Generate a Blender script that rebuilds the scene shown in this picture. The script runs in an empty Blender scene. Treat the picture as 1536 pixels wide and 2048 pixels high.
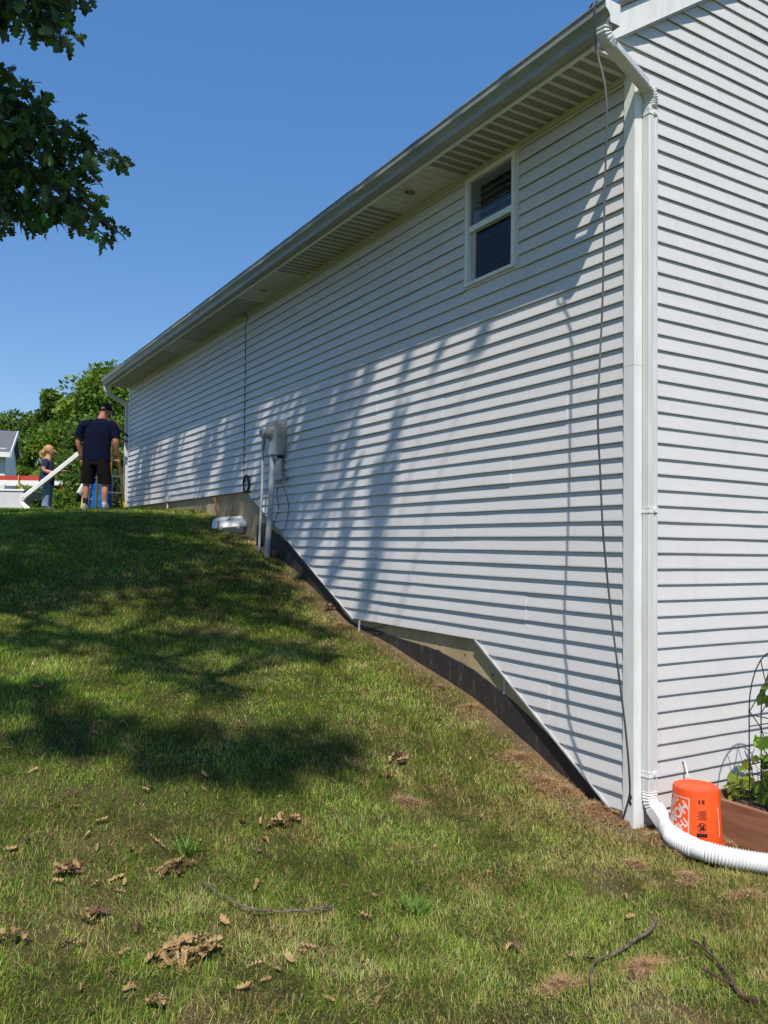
import bpy, bmesh, math, random
import numpy as np
from mathutils import Vector, Matrix

random.seed(7)
RNG = np.random.default_rng(11)
scn = bpy.context.scene
col = scn.collection

# ------------------------------------------------------------------ camera
FPX = 1639.0
YAW, PITCH, ROLL = (math.radians(a) for a in (31.06, 2.37, 0.82))
CAM = np.array([-4.026, -3.619, 1.85])
CF = np.array([math.sin(YAW) * math.cos(PITCH), math.cos(YAW) * math.cos(PITCH), math.sin(PITCH)])
_r = np.array([math.cos(YAW), -math.sin(YAW), 0.0])
_u = np.cross(_r, CF)
CR = math.cos(ROLL) * _r + math.sin(ROLL) * _u
CU = -math.sin(ROLL) * _r + math.cos(ROLL) * _u
cam_data = bpy.data.cameras.new('camera')
cam = bpy.data.objects.new('camera', cam_data)
col.objects.link(cam)
scn.camera = cam
cam.matrix_world = Matrix(((CR[0], CU[0], -CF[0], CAM[0]), (CR[1], CU[1], -CF[1], CAM[1]),
                           (CR[2], CU[2], -CF[2], CAM[2]), (0, 0, 0, 1)))
cam_data.sensor_fit = 'VERTICAL'
cam_data.sensor_height = 24.0
cam_data.lens = 24.0 * FPX / 2048.0
cam_data.clip_start = 0.05
cam_data.clip_end = 2000.0

# ------------------------------------------------------------------ sky, sun, exposure
SUN = np.array([0.385, 0.62, -1.0])          # direction in which the sunlight travels
SUN = SUN / np.linalg.norm(SUN)
SUN_EL = math.asin(-SUN[2])
world = bpy.data.worlds.new('World')
scn.world = world
world.use_nodes = True
wn = world.node_tree.nodes
wn.clear()
sky = wn.new('ShaderNodeTexSky')
sky.sky_type = 'NISHITA'
sky.sun_disc = False
sky.sun_elevation = SUN_EL
sky.sun_rotation = math.atan2(-SUN[0], -SUN[1])
sky.altitude = 200.0
sky.air_density = 1.0
sky.dust_density = 0.0
sky.ozone_density = 5.0
bg = wn.new('ShaderNodeBackground')
bg.inputs['Strength'].default_value = 0.15
wo = wn.new('ShaderNodeOutputWorld')
hsv = wn.new('ShaderNodeHueSaturation')
hsv.inputs['Saturation'].default_value = 1.74
hsv.inputs['Hue'].default_value = 0.512
hsv.inputs['Value'].default_value = 1.46
gam = wn.new('ShaderNodeGamma')
gam.inputs['Gamma'].default_value = 0.5
world.node_tree.links.new(sky.outputs[0], gam.inputs[0])
world.node_tree.links.new(gam.outputs[0], hsv.inputs['Color'])
world.node_tree.links.new(hsv.outputs[0], bg.inputs[0])
world.node_tree.links.new(bg.outputs[0], wo.inputs[0])

sun_data = bpy.data.lights.new('sun', 'SUN')
sun_data.energy = 3.55
sun_data.angle = math.radians(0.55)
sun_data.color = (1.0, 0.93, 0.82)
sun = bpy.data.objects.new('sun', sun_data)
col.objects.link(sun)
sun.rotation_euler = Vector((SUN[0], SUN[1], SUN[2])).to_track_quat('-Z', 'Y').to_euler()
sun.location = (-8, -12, 20)

scn.view_settings.view_transform = 'Standard'
scn.view_settings.look = 'None'
scn.view_settings.exposure = 0.55
scn.view_settings.gamma = 1.0

# ------------------------------------------------------------------ placing helpers
def ray(u, v):
    return CF + CR * (u - 768.0) / FPX + CU * (1024.0 - v) / FPX
def hx(u, v, x=0.0):
    r = ray(u, v); return CAM + r * ((x - CAM[0]) / r[0])
def hy(u, v, y=0.0):
    r = ray(u, v); return CAM + r * ((y - CAM[1]) / r[1])
def hz(u, v, z=0.0):
    r = ray(u, v); return CAM + r * ((z - CAM[2]) / r[2])
def at(u, v, d):
    return CAM + d * ray(u, v)
def project(P):
    w = np.asarray(P, float) - CAM
    d = w @ CF
    return 768 + FPX * (w @ CR) / d, 1024 - FPX * (w @ CU) / d, d

# ------------------------------------------------------------------ ground height
W_Y = np.array([-30, -4, -2, -0.8, -0.3, 0.0, 0.3, .515, .705, .913, 1.238, 1.603, 2.0, 2.448, 3.124, 3.345, 3.766, 4.149,
                4.652, 5.153, 5.686, 6.07, 6.622, 7.1, 7.598, 8.486, 10.343, 11.5, 13.0, 15, 18, 24, 40, 400])
W_Z = np.array([-.5, .10, .085, .065, .085, .125, .177, .225, .296, .385, .503, .617, .723, .832, .949, .989, 1.074, 1.21,
                1.375, 1.577, 1.75, 1.839, 1.968, 2.11, 2.222, 2.34, 2.425, 2.47, 2.48, 2.38, 2.15, 1.75, 1.5, 1.5])
C_Y = np.array([-30, 1, 5, 7, 8.5, 10, 11, 13, 16, 400])
C_Z = np.array([.065, .06, .02, -.02, -.05, -.05, -.045, -.04, 0, 0])
def gh(x, y):
    x = np.asarray(x, float); y = np.asarray(y, float)
    off = np.array([-.28, -.14, 0, .14, .28])
    w = sum(np.interp(y + o * np.clip((-x) * 1.2, 0.12, 1.4), W_Y, W_Z) for o in off) / 5.0
    c = np.interp(y, C_Y, C_Z)
    z = w + c * np.clip(-x, 0, 7) - .06 * np.clip(x, 0, 2.5) * (y < 0.2)
    return z
def ground_hit(u, v):
    r = ray(u, v)
    t = 1.0
    for _ in range(4000):
        P = CAM + r * t
        if P[2] <= gh(P[0], P[1]):
            break
        t += .01
    return CAM + r * t

# ------------------------------------------------------------------ numpy value noise
def vnoise(x, y, scale, seed=0):
    g = np.random.default_rng(seed).random((256, 256))
    fx = np.asarray(x) / scale + 1000.0; fy = np.asarray(y) / scale + 1000.0
    ix = np.floor(fx).astype(int); iy = np.floor(fy).astype(int)
    tx = fx - ix; ty = fy - iy
    tx = tx * tx * (3 - 2 * tx); ty = ty * ty * (3 - 2 * ty)
    a = g[ix % 256, iy % 256]; b = g[(ix + 1) % 256, iy % 256]
    c = g[ix % 256, (iy + 1) % 256]; d = g[(ix + 1) % 256, (iy + 1) % 256]
    return (a * (1 - tx) + b * tx) * (1 - ty) + (c * (1 - tx) + d * tx) * ty

# ------------------------------------------------------------------ materials
MATS = {}
def _mat(name):
    m = bpy.data.materials.new(name); m.use_nodes = True
    m.node_tree.nodes.clear(); MATS[name] = m
    nt = m.node_tree
    out = nt.nodes.new('ShaderNodeOutputMaterial')
    return m, nt, out
def N(nt, t, **kw):
    n = nt.nodes.new(t)
    for k, v in kw.items():
        setattr(n, k, v)
    return n
def ramp(nt, src, stops):
    r = N(nt, 'ShaderNodeValToRGB')
    e = r.color_ramp.elements
    while len(e) < len(stops): e.new(0.5)
    for el, (p, c) in zip(e, stops):
        el.position = p; el.color = (*c, 1)
    nt.links.new(src, r.inputs[0])
    return r.outputs[0]
def coords(nt, scale=(1, 1, 1)):
    tc = N(nt, 'ShaderNodeTexCoord'); mp = N(nt, 'ShaderNodeMapping')
    mp.inputs['Scale'].default_value = scale
    nt.links.new(tc.outputs['Object'], mp.inputs[0])
    return mp.outputs[0]
def noise(nt, vec, scale, detail=4, rough=.55):
    n = N(nt, 'ShaderNodeTexNoise')
    n.inputs['Scale'].default_value = scale; n.inputs['Detail'].default_value = detail
    n.inputs['Roughness'].default_value = rough
    nt.links.new(vec, n.inputs['Vector'])
    return n.outputs['Fac']
def surf(name, c1, c2=None, rough=.6, nscale=6, stretch=(1, 1, 1), bump=0.0, bscale=60, bstretch=(1, 1, 1), metal=0.0,
         spec=.4, lo=.35, hi=.65, bdist=.004):
    m, nt, out = _mat(name)
    p = N(nt, 'ShaderNodeBsdfPrincipled')
    p.inputs['Roughness'].default_value = rough; p.inputs['Metallic'].default_value = metal
    p.inputs['Specular IOR Level'].default_value = spec
    if c2 is None: c2 = tuple(v * .88 for v in c1)
    f = noise(nt, coords(nt, stretch), nscale)
    nt.links.new(ramp(nt, f, [(lo, c1), (hi, c2)]), p.inputs['Base Color'])
    if bump:
        b = N(nt, 'ShaderNodeBump'); b.inputs['Strength'].default_value = bump; b.inputs['Distance'].default_value = bdist
        nt.links.new(noise(nt, coords(nt, bstretch), bscale, 5), b.inputs['Height'])
        nt.links.new(b.outputs[0], p.inputs['Normal'])
    nt.links.new(p.outputs[0], out.inputs[0])
    return m
def leafmat(name, trans=.35, rough=.5, spec=.3):
    m, nt, out = _mat(name)
    a = N(nt, 'ShaderNodeAttribute'); a.attribute_name = 'tint'
    p = N(nt, 'ShaderNodeBsdfPrincipled')
    p.inputs['Roughness'].default_value = rough; p.inputs['Specular IOR Level'].default_value = spec
    t = N(nt, 'ShaderNodeBsdfTranslucent')
    hs = N(nt, 'ShaderNodeHueSaturation'); hs.inputs['Value'].default_value = 1.25; hs.inputs['Hue'].default_value = .485
    nt.links.new(a.outputs['Color'], hs.inputs['Color'])
    nt.links.new(a.outputs['Color'], p.inputs['Base Color']); nt.links.new(hs.outputs[0], t.inputs[0])
    mx = N(nt, 'ShaderNodeMixShader'); mx.inputs[0].default_value = trans
    nt.links.new(p.outputs[0], mx.inputs[1]); nt.links.new(t.outputs[0], mx.inputs[2])
    nt.links.new(mx.outputs[0], out.inputs[0])
    return m

M = {}
# siding: two-layer so grain, soft soiling and vertical run marks differ
def siding_mat():
    m, nt, out = _mat('siding')
    p = N(nt, 'ShaderNodeBsdfPrincipled'); p.inputs['Roughness'].default_value = .42
    p.inputs['Specular IOR Level'].default_value = .35
    f1 = noise(nt, coords(nt, (1.2, 1.2, 6)), 1.3, 5)
    c1 = ramp(nt, f1, [(.3, (.60, .585, .582)), (.7, (.645, .63, .622))])
    f2 = noise(nt, coords(nt, (9, 9, .6)), 1.6, 6, .65)
    c2 = ramp(nt, f2, [(.0, (1, 1, 1)), (.55, (1, 1, 1)), (.8, (.91, .905, .88))])
    mx = N(nt, 'ShaderNodeMixRGB', blend_type='MULTIPLY'); mx.inputs[0].default_value = 1
    nt.links.new(c1, mx.inputs[1]); nt.links.new(c2, mx.inputs[2])
    nt.links.new(mx.outputs[0], p.inputs['Base Color'])
    b = N(nt, 'ShaderNodeBump'); b.inputs['Strength'].default_value = .75; b.inputs['Distance'].default_value = .0015
    nt.links.new(noise(nt, coords(nt, (3, 3, 140)), 2.2, 4), b.inputs['Height'])
    nt.links.new(b.outputs[0], p.inputs['Normal'])
    nt.links.new(p.outputs[0], out.inputs[0])
    return m
M['siding'] = siding_mat()
M['white'] = surf('white_trim', (.78, .78, .77), (.70, .70, .68), .45, 5, (4, 4, .8))
M['downspout'] = surf('downspout_metal', (.66, .66, .655), (.58, .58, .57), .4, 6, (3, 3, .4))
M['gutter'] = surf('gutter_metal_shaded', (.34, .35, .33), (.22, .23, .19), .4, 7, (1, .35, 1), lo=.35, hi=.75)  # white gutter's colour darkened to stand in for shade; noise adds greenish dirt
M['soffit'] = surf('soffit_vinyl', (.62, .60, .51), (.54, .52, .43), .6, 4)
def perf_mat():
    m, nt, out = _mat('soffit_perforated')
    p = N(nt, 'ShaderNodeBsdfPrincipled'); p.inputs['Roughness'].default_value = .6
    v = N(nt, 'ShaderNodeTexVoronoi'); v.inputs['Scale'].default_value = 62; v.inputs['Randomness'].default_value = .0
    nt.links.new(coords(nt, (1, 1.25, 0)), v.inputs['Vector'])
    nt.links.new(ramp(nt, v.outputs['Distance'], [(.36, (.03, .029, .022)), (.46, (.50, .48, .39))]), p.inputs['Base Color'])
    nt.links.new(p.outputs[0], out.inputs[0])
    return m
M['perf'] = perf_mat()
M['concrete'] = surf('concrete', (.50, .385, .215), (.34, .26, .145), .9, 1.6, (1, 2.2, .7), .5, 30, lo=.3, hi=.72)
def damp_mat():
    m, nt, out = _mat('damp_coat')
    p = N(nt, 'ShaderNodeBsdfPrincipled'); p.inputs['Roughness'].default_value = .62
    f = noise(nt, coords(nt, (1, 4.5, 1.6)), 3.1, 9, .74)
    c = ramp(nt, f, [(.3, (.020, .017, .017)), (.55, (.036, .031, .029)), (.64, (.10, .08, .06)), (.72, (.30, .235, .16))])
    nt.links.new(c, p.inputs['Base Color'])
    b = N(nt, 'ShaderNodeBump'); b.inputs['Strength'].default_value = .6; b.inputs['Distance'].default_value = .006
    nt.links.new(noise(nt, coords(nt), 22, 5), b.inputs['Height']); nt.links.new(b.outputs[0], p.inputs['Normal'])
    nt.links.new(p.outputs[0], out.inputs[0])
    return m
M['damp'] = damp_mat()
M['roof'] = surf('roof_shingle', (.07, .07, .075), (.12, .12, .125), .9, 30, bump=.6, bscale=80)
M['dark'] = surf('dark_interior', (.015, .015, .015), rough=.9)
M['slat'] = surf('blind_slat', (.82, .83, .81), rough=.5)
M['screen'] = surf('insect_screen', (.018, .019, .022), (.012, .013, .016), .6, 300)
M['meterbox'] = surf('meter_grey', (.40, .42, .42), (.30, .32, .33), .45, 9, (1, 1, .6), metal=.25)
M['conduit'] = surf('conduit_grey', (.50, .51, .51), (.38, .39, .39), .55, 8, (3, 3, .5))
M['steel'] = surf('galvanised_steel', (.55, .56, .57), (.38, .39, .40), .35, 30, metal=.7)
M['black'] = surf('black_rubber', (.014, .014, .015), rough=.5)
M['blackmetal'] = surf('black_wire', (.012, .012, .012), rough=.45, spec=.5)
M['greycable'] = surf('grey_cable', (.16, .16, .16), (.03, .03, .03), .5, .9, (1, 1, 1))
M['orangecord'] = surf('orange_cord', (.62, .17, .04), rough=.5)
M['yellowcord'] = surf('yellow_cord', (.62, .42, .06), rough=.5)
M['bucket'] = surf('bucket_orange', (.88, .10, .014), (.80, .085, .012), .38, 5)
M['printwhite'] = surf('print_white', (.82, .66, .60), (.78, .52, .45), .5, 30)
M['printblack'] = surf('print_black', (.03, .012, .01), rough=.5)
M['tube'] = surf('white_plastic', (.80, .80, .79), (.72, .72, .70), .4, 8)
M['wood'] = surf('bed_board', (.36, .175, .10), (.22, .10, .055), .75, 2.2, (14, 1.2, 14), .4, 40, (20, 1, 20))
M['wood2'] = surf('bed_board_pale', (.34, .20, .10), (.17, .09, .05), .8, 2.2, (1.2, 14, 14), .4, 40)
M['soil'] = surf('soil', (.06, .04, .026), (.11, .075, .05), .95, 18, bump=1, bscale=45, bdist=.02)
M['skin'] = surf('skin', (.52, .27, .19), (.46, .23, .16), .5, 9)
M['skinred'] = surf('skin_sunburnt', (.46, .20, .13), (.38, .16, .10), .5, 9)
M['navy'] = surf('navy_cotton', (.004, .006, .020), (.006, .008, .026), .95, 12, spec=.08)
M['navy2'] = surf('navy_cotton_light', (.016, .021, .055), (.02, .027, .07), .9, 12)
M['blackcloth'] = surf('black_cloth', (.005, .005, .006), (.011, .010, .010), .9, 9, spec=.1)
M['denim'] = surf('denim', (.20, .29, .42), (.10, .16, .26), .85, 14)
M['shoe'] = surf('grey_shoe', (.36, .36, .37), (.16, .16, .17), .7, 30)
M['shoedark'] = surf('dark_shoe', (.05, .045, .05), (.10, .09, .09), .7, 20)
M['hair'] = surf('blond_hair', (.52, .30, .12), (.38, .20, .07), .55, 25, (5, 5, 1))
M['hairdark'] = surf('short_hair', (.10, .065, .05), rough=.7)
M['ladder'] = surf('yellow_fibreglass', (.78, .44, .03), (.66, .36, .02), .45, 8)
M['alu'] = surf('aluminium', (.68, .69, .69), (.55, .56, .56), .35, 20, metal=.6)
M['blue'] = surf('blue_plastic', (.012, .13, .46), (.01, .11, .40), .4, 5)
M['redpaint'] = surf('red_paint', (.55, .055, .04), (.45, .05, .035), .45, 6)
M['trailer'] = surf('trailer_white', (.62, .63, .65), (.54, .55, .57), .4, 4)
M['strap'] = surf('yellow_strap', (.62, .46, .14), rough=.7)
M['nroof'] = surf('grey_shingle', (.10, .10, .115), (.16, .16, .175), .9, 14)
M['nwall'] = surf('neighbour_siding', (.70, .71, .72), (.62, .63, .65), .6, 3)
M['pinkroof'] = surf('pinkish_roof', (.52, .33, .26), (.44, .28, .22), .9, 14)
M['glassdark'] = surf('window_glass_dark', (.05, .07, .09), rough=.12, spec=.7)
M['bark'] = surf('bark', (.10, .08, .06), (.05, .04, .03), .9, 12, (2, 2, .5), .8, 25)
M['twig'] = surf('twig_bark', (.19, .15, .11), (.075, .055, .04), .85, 40)
M['twigred'] = surf('twig_red', (.14, .07, .05), (.06, .035, .03), .85, 40)
M['deadleaf'] = surf('dead_leaf', (.40, .265, .115), (.24, .145, .06), .8, 14, bump=.4, bscale=120)
M['deadleaf2'] = surf('dead_leaf_pale', (.47, .33, .155), (.33, .215, .09), .8, 14, bump=.4, bscale=120)
M['deadleaf3'] = surf('dead_leaf_brown', (.17, .09, .05), (.10, .055, .03), .8, 14, bump=.4, bscale=120)
M['oakleaf'] = leafmat('oak_leaf', .28, .42, .4)
M['bgleaf'] = leafmat('tree_leaf', .38, .5, .3)
M['vine'] = leafmat('vine_leaf', .4, .45, .35)
M['grass'] = leafmat('grass_blade', .33, .55, .25)
M['thatch'] = leafmat('dry_thatch', .15, .85, .1)
def glass_mat(nm='window_glass', tr=(.88, .90, .88, 1), ior=1.5):
    m, nt, out = _mat(nm)
    g = N(nt, 'ShaderNodeBsdfGlossy'); g.inputs['Roughness'].default_value = .01; g.inputs['Color'].default_value = (1, 1, 1, 1)
    t = N(nt, 'ShaderNodeBsdfTransparent'); t.inputs[0].default_value = tr
    fr = N(nt, 'ShaderNodeFresnel'); fr.inputs[0].default_value = ior
    mx = N(nt, 'ShaderNodeMixShader')
    nt.links.new(fr.outputs[0], mx.inputs[0]); nt.links.new(t.outputs[0], mx.inputs[1]); nt.links.new(g.outputs[0], mx.inputs[2])
    nt.links.new(mx.outputs[0], out.inputs[0])
    return m
M['glass'] = glass_mat()
M['screenglass'] = glass_mat('screened_glass', (.34, .35, .37, 1), 1.35)
def ground_mat():
    m, nt, out = _mat('lawn_ground')
    p = N(nt, 'ShaderNodeBsdfPrincipled'); p.inputs['Roughness'].default_value = .95; p.inputs['Specular IOR Level'].default_value = .1
    a = N(nt, 'ShaderNodeAttribute'); a.attribute_name = 'soil'
    g = ramp(nt, noise(nt, coords(nt), 9, 6, .7), [(.3, (.060, .100, .020)), (.5, (.10, .13, .034)), (.7, (.17, .14, .062))])
    s = ramp(nt, noise(nt, coords(nt), 24, 6, .7), [(.3, (.12, .078, .048)), (.6, (.22, .15, .09)), (.75, (.30, .21, .13))])
    g0 = ramp(nt, noise(nt, coords(nt), 14, 6, .7), [(.3, (.034, .040, .014)), (.5, (.062, .056, .022)), (.7, (.12, .088, .042))])
    at_ = N(nt, 'ShaderNodeAttribute'); at_.attribute_name = 'turf'
    mt = N(nt, 'ShaderNodeMixRGB'); nt.links.new(at_.outputs['Fac'], mt.inputs[0]); nt.links.new(g0, mt.inputs[1]); nt.links.new(g, mt.inputs[2])
    g = mt.outputs[0]
    mx = N(nt, 'ShaderNodeMixRGB')
    nt.links.new(a.outputs['Fac'], mx.inputs[0]); nt.links.new(g, mx.inputs[1]); nt.links.new(s, mx.inputs[2])
    nt.links.new(mx.outputs[0], p.inputs['Base Color'])
    b = N(nt, 'ShaderNodeBump'); b.inputs['Strength'].default_value = .9; b.inputs['Distance'].default_value = .02
    nt.links.new(noise(nt, coords(nt), 50, 6, .7), b.inputs['Height']); nt.links.new(b.outputs[0], p.inputs['Normal'])
    nt.links.new(p.outputs[0], out.inputs[0])
    return m
M['ground'] = ground_mat()

# ------------------------------------------------------------------ mesh building
def tag(o, label, cat, group=None):
    o['label'] = label; o['category'] = cat
    if group: o['group'] = group
    return o
def link_mesh(name, me, mat, parent=None):
    o = bpy.data.objects.new(name, me)
    col.objects.link(o)
    if mat is not None and len(me.materials) == 0: me.materials.append(M[mat] if isinstance(mat, str) else mat)
    if parent is not None: o.parent = parent
    return o
def empty(name, loc=(0, 0, 0), rz=0.0):
    o = bpy.data.objects.new(name, None); col.objects.link(o)
    o.location = loc; o.rotation_euler = (0, 0, rz); o.empty_display_size = .1
    return o
class MB:
    def __init__(s): s.v = []; s.f = []
    def add(s, v, f):
        n = len(s.v); s.v += [tuple(float(c) for c in p) for p in v]; s.f += [tuple(i + n for i in q) for q in f]; return s
    def box(s, x0, x1, y0, y1, z0, z1, bev=0.0):
        if bev <= 0:
            return s.add([(x0, y0, z0), (x1, y0, z0), (x1, y1, z0), (x0, y1, z0), (x0, y0, z1), (x1, y0, z1), (x1, y1, z1), (x0, y1, z1)],
                         [(3, 2, 1, 0), (4, 5, 6, 7), (0, 1, 5, 4), (1, 2, 6, 5), (2, 3, 7, 6), (3, 0, 4, 7)])
        bm = bmesh.new(); bmesh.ops.create_cube(bm, size=1)
        for w in bm.verts:
            w.co = Vector(((x0 + x1) / 2 + w.co.x * (x1 - x0), (y0 + y1) / 2 + w.co.y * (y1 - y0), (z0 + z1) / 2 + w.co.z * (z1 - z0)))
        bmesh.ops.bevel(bm, geom=bm.edges[:], offset=bev, segments=2, affect='EDGES', profile=.6)
        bm.verts.index_update()
        s.add([w.co for w in bm.verts], [[w.index for w in q.verts] for q in bm.faces]); bm.free(); return s
    def tube(s, pts, r, n=10, prof=None, cap=True, up=(0, 0, 1)):
        P = [np.array(p, float) for p in pts]; m = len(P)
        if not hasattr(r, '__len__'): r = [r] * m
        if prof is None: prof = [(math.cos(2 * math.pi * i / n), math.sin(2 * math.pi * i / n)) for i in range(n)]
        n = len(prof)
        T = []
        for i in range(m):
            a = P[max(i - 1, 0)]; b = P[min(i + 1, m - 1)]
            t = b - a; T.append(t / (np.linalg.norm(t) + 1e-9))
        u = np.array(up, float); u = u - T[0] * (u @ T[0])
        if np.linalg.norm(u) < 1e-3:
            u = np.array((1., 0, 0)); u = u - T[0] * (u @ T[0])
        u /= np.linalg.norm(u)
        v = []
        for i in range(m):
            u = u - T[i] * (u @ T[i]); u /= np.linalg.norm(u); w = np.cross(T[i], u)
            for (a, b) in prof: v.append(P[i] + (w * a + u * b) * r[i])
        f = []
        for i in range(m - 1):
            for j in range(n):
                k = (j + 1) % n
                f.append((i * n + j, i * n + k, (i + 1) * n + k, (i + 1) * n + j))
        if cap:
            f.append(tuple(range(n - 1, -1, -1))); f.append(tuple((m - 1) * n + j for j in range(n)))
        return s.add(v, f)
    def loft(s, rings, n=14, cap=True):
        """rings: (cx,cy,cz,rx,ry) ellipses in horizontal planes"""
        v = []
        for (x, y, z, rx, ry) in rings:
            for i in range(n):
                a = 2 * math.pi * i / n
                v.append((x + rx * math.cos(a), y + ry * math.sin(a), z))
        f = []
        for i in range(len(rings) - 1):
            for j in range(n):
                k = (j + 1) % n; f.append((i * n + j, i * n + k, (i + 1) * n + k, (i + 1) * n + j))
        if cap: f.append(tuple(range(n - 1, -1, -1))); f.append(tuple((len(rings) - 1) * n + j for j in range(n)))
        return s.add(v, f)
    def prism(s, poly, axis, a0, a1):
        """poly: 2-D points; axis 0/1/2 extrusion axis"""
        def mk(p, a):
            q = list(p); q.insert(axis, a); return tuple(q)
        n = len(poly)
        v = [mk(p, a0) for p in poly] + [mk(p, a1) for p in poly]
        f = [tuple(range(n)), tuple(range(2 * n - 1, n - 1, -1))] + [(i, i + n, (i + 1) % n + n, (i + 1) % n) for i in range(n)]
        return s.add(v, f)
    def ball(s, c, rx, ry, rz, nu=14, nv=9, cut=None):
        v = []; f = []
        for i in range(nv + 1):
            ph = math.pi * i / nv - math.pi / 2
            for j in range(nu):
                th = 2 * math.pi * j / nu
                v.append((c[0] + rx * math.cos(ph) * math.cos(th), c[1] + ry * math.cos(ph) * math.sin(th), c[2] + rz * math.sin(ph)))
        for i in range(nv):
            for j in range(nu):
                k = (j + 1) % nu; f.append((i * nu + j, i * nu + k, (i + 1) * nu + k, (i + 1) * nu + j))
        return s.add(v, f)
    def mesh(s, name, smooth=False, weld=False):
        me = bpy.data.meshes.new(name); me.from_pydata(s.v, [], s.f)
        bm = bmesh.new(); bm.from_mesh(me)
        if weld: bmesh.ops.remove_doubles(bm, verts=bm.verts, dist=1e-5)
        bmesh.ops.recalc_face_normals(bm, faces=bm.faces)
        bm.to_mesh(me); bm.free()
        if smooth:
            me.polygons.foreach_set('use_smooth', [True] * len(me.polygons))
            me.set_sharp_from_angle(angle=math.radians(38))
        me.update(); return me
    def build(s, name, mat, parent=None, smooth=False, weld=False):
        return link_mesh(name, s.mesh(name, smooth, weld), mat, parent)
def np_mesh(name, verts, faces, tint=None):
    verts = np.asarray(verts, np.float32); faces = np.asarray(faces, np.int32); k = faces.shape[1]
    me = bpy.data.meshes.new(name)
    me.vertices.add(len(verts)); me.vertices.foreach_set('co', verts.ravel())
    me.loops.add(faces.size); me.loops.foreach_set('vertex_index', faces.ravel())
    me.polygons.add(len(faces)); me.polygons.foreach_set('loop_start', np.arange(0, faces.size, k, dtype=np.int32))
    me.update(calc_edges=True); me.validate()
    if tint is not None:
        a = me.attributes.new('tint', 'FLOAT_COLOR', 'POINT')
        t = np.ones((len(verts), 4), np.float32); t[:, :3] = tint
        a.data.foreach_set('color', t.ravel())
    return me
def smooth_path(pts, n=6):
    P = [np.array(p, float) for p in pts]; out = []
    for i in range(len(P) - 1):
        p0 = P[max(i - 1, 0)]; p1 = P[i]; p2 = P[i + 1]; p3 = P[min(i + 2, len(P) - 1)]
        for k in range(n):
            t = k / n
            out.append(.5 * ((2 * p1) + (-p0 + p2) * t + (2 * p0 - 5 * p1 + 4 * p2 - p3) * t * t + (-p0 + 3 * p1 - 3 * p2 + p3) * t ** 3))
    out.append(P[-1]); return out

# ------------------------------------------------------------------ leaf clouds
OAK_SIDE = [(0, .012), (.14, .03), (.24, .20), (.31, .09), (.43, .33), (.52, .13), (.64, .37), (.73, .15), (.85, .21), (1, .0)]
def oak_template():
    mid = [(u, 0.0) for u, _ in OAK_SIDE]
    v = []; f = []
    for sgn in (1, -1):
        for i in range(len(OAK_SIDE)):
            v.append((OAK_SIDE[i][0], 0, 0)); v.append((OAK_SIDE[i][0], sgn * OAK_SIDE[i][1], .25 * OAK_SIDE[i][1]))
    n = len(OAK_SIDE)
    for s in range(2):
        for i in range(n - 1):
            a = s * 2 * n + 2 * i
            f.append((a, a + 2, a + 3, a + 1) if s == 0 else (a, a + 1, a + 3, a + 2))
    v = np.array(v); v[:, 2] -= .22 * v[:, 0] ** 2
    return v, np.array(f)
def simple_leaf(w=.26):
    v = np.array([(0, 0, 0), (.38, w, .05), (.75, w * .8, 0), (1, 0, -.12), (.75, -w * .8, 0), (.38, -w, .05), (.5, 0, -.03)])
    f = np.array([(0, 6, 2, 1), (6, 3, 2, 2), (0, 5, 4, 6), (6, 4, 3, 3)])
    f = np.array([(0, 6, 1, 1), ])
    v = np.array([(0, 0, 0), (.45, w, .06), (1, 0, -.12), (.45, -w, .06)])
    return v, np.array([(0, 3, 2, 1)])
def rot_from(dirv, roll):
    """frames with x axis along dirv, random roll"""
    d = dirv / np.linalg.norm(dirv, axis=1, keepdims=True)
    up = np.tile(np.array([[0, 0, 1.]]), (len(d), 1)); up[np.abs(d[:, 2]) > .95] = (1, 0, 0)
    y = np.cross(up, d); y /= np.linalg.norm(y, axis=1, keepdims=True); z = np.cross(d, y)
    c = np.cos(roll)[:, None]; s = np.sin(roll)[:, None]
    return d, y * c + z * s, -y * s + z * c
def leaf_cloud(pos, dirs, size, tmpl, tint, rollspread=1.2):
    v, f = tmpl; n = len(pos)
    X, Y, Z = rot_from(dirs, RNG.normal(0, rollspread, n))
    P = pos[:, None, :] + size[:, None, None] * (v[None, :, 0:1] * X[:, None] + v[None, :, 1:2] * Y[:, None] + v[None, :, 2:3] * Z[:, None])
    F = (f[None] + (np.arange(n) * len(v))[:, None, None]).reshape(-1, f.shape[1])
    T = np.repeat(tint, len(v), axis=0)
    return P.reshape(-1, 3), F, T
def ball_points(n, shell=.45):
    d = RNG.normal(size=(n, 3)); d /= np.linalg.norm(d, axis=1, keepdims=True)
    r = shell + (1 - shell) * RNG.random(n) ** .6
    r = np.where(RNG.random(n) < .35, RNG.random(n) ** (1 / 3), r)
    return d * r[:, None], d
def merge(parts):
    V = []; Fs = []; T = []; o = 0
    for v, f, t in parts:
        V.append(v); Fs.append(f + o); T.append(t); o += len(v)
    return np.concatenate(V), np.concatenate(Fs), np.concatenate(T)
def tints(n, base, var=.25, warm=0.0):
    t = np.array(base)[None] * (1 + RNG.normal(0, var, (n, 1)))
    t = t * (1 + RNG.normal(0, .08, (n, 3)))
    if warm: t = t + (RNG.random((n, 1)) < warm) * np.array([[.06, .04, .0]])
    return np.clip(t, .004, .9)

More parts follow.
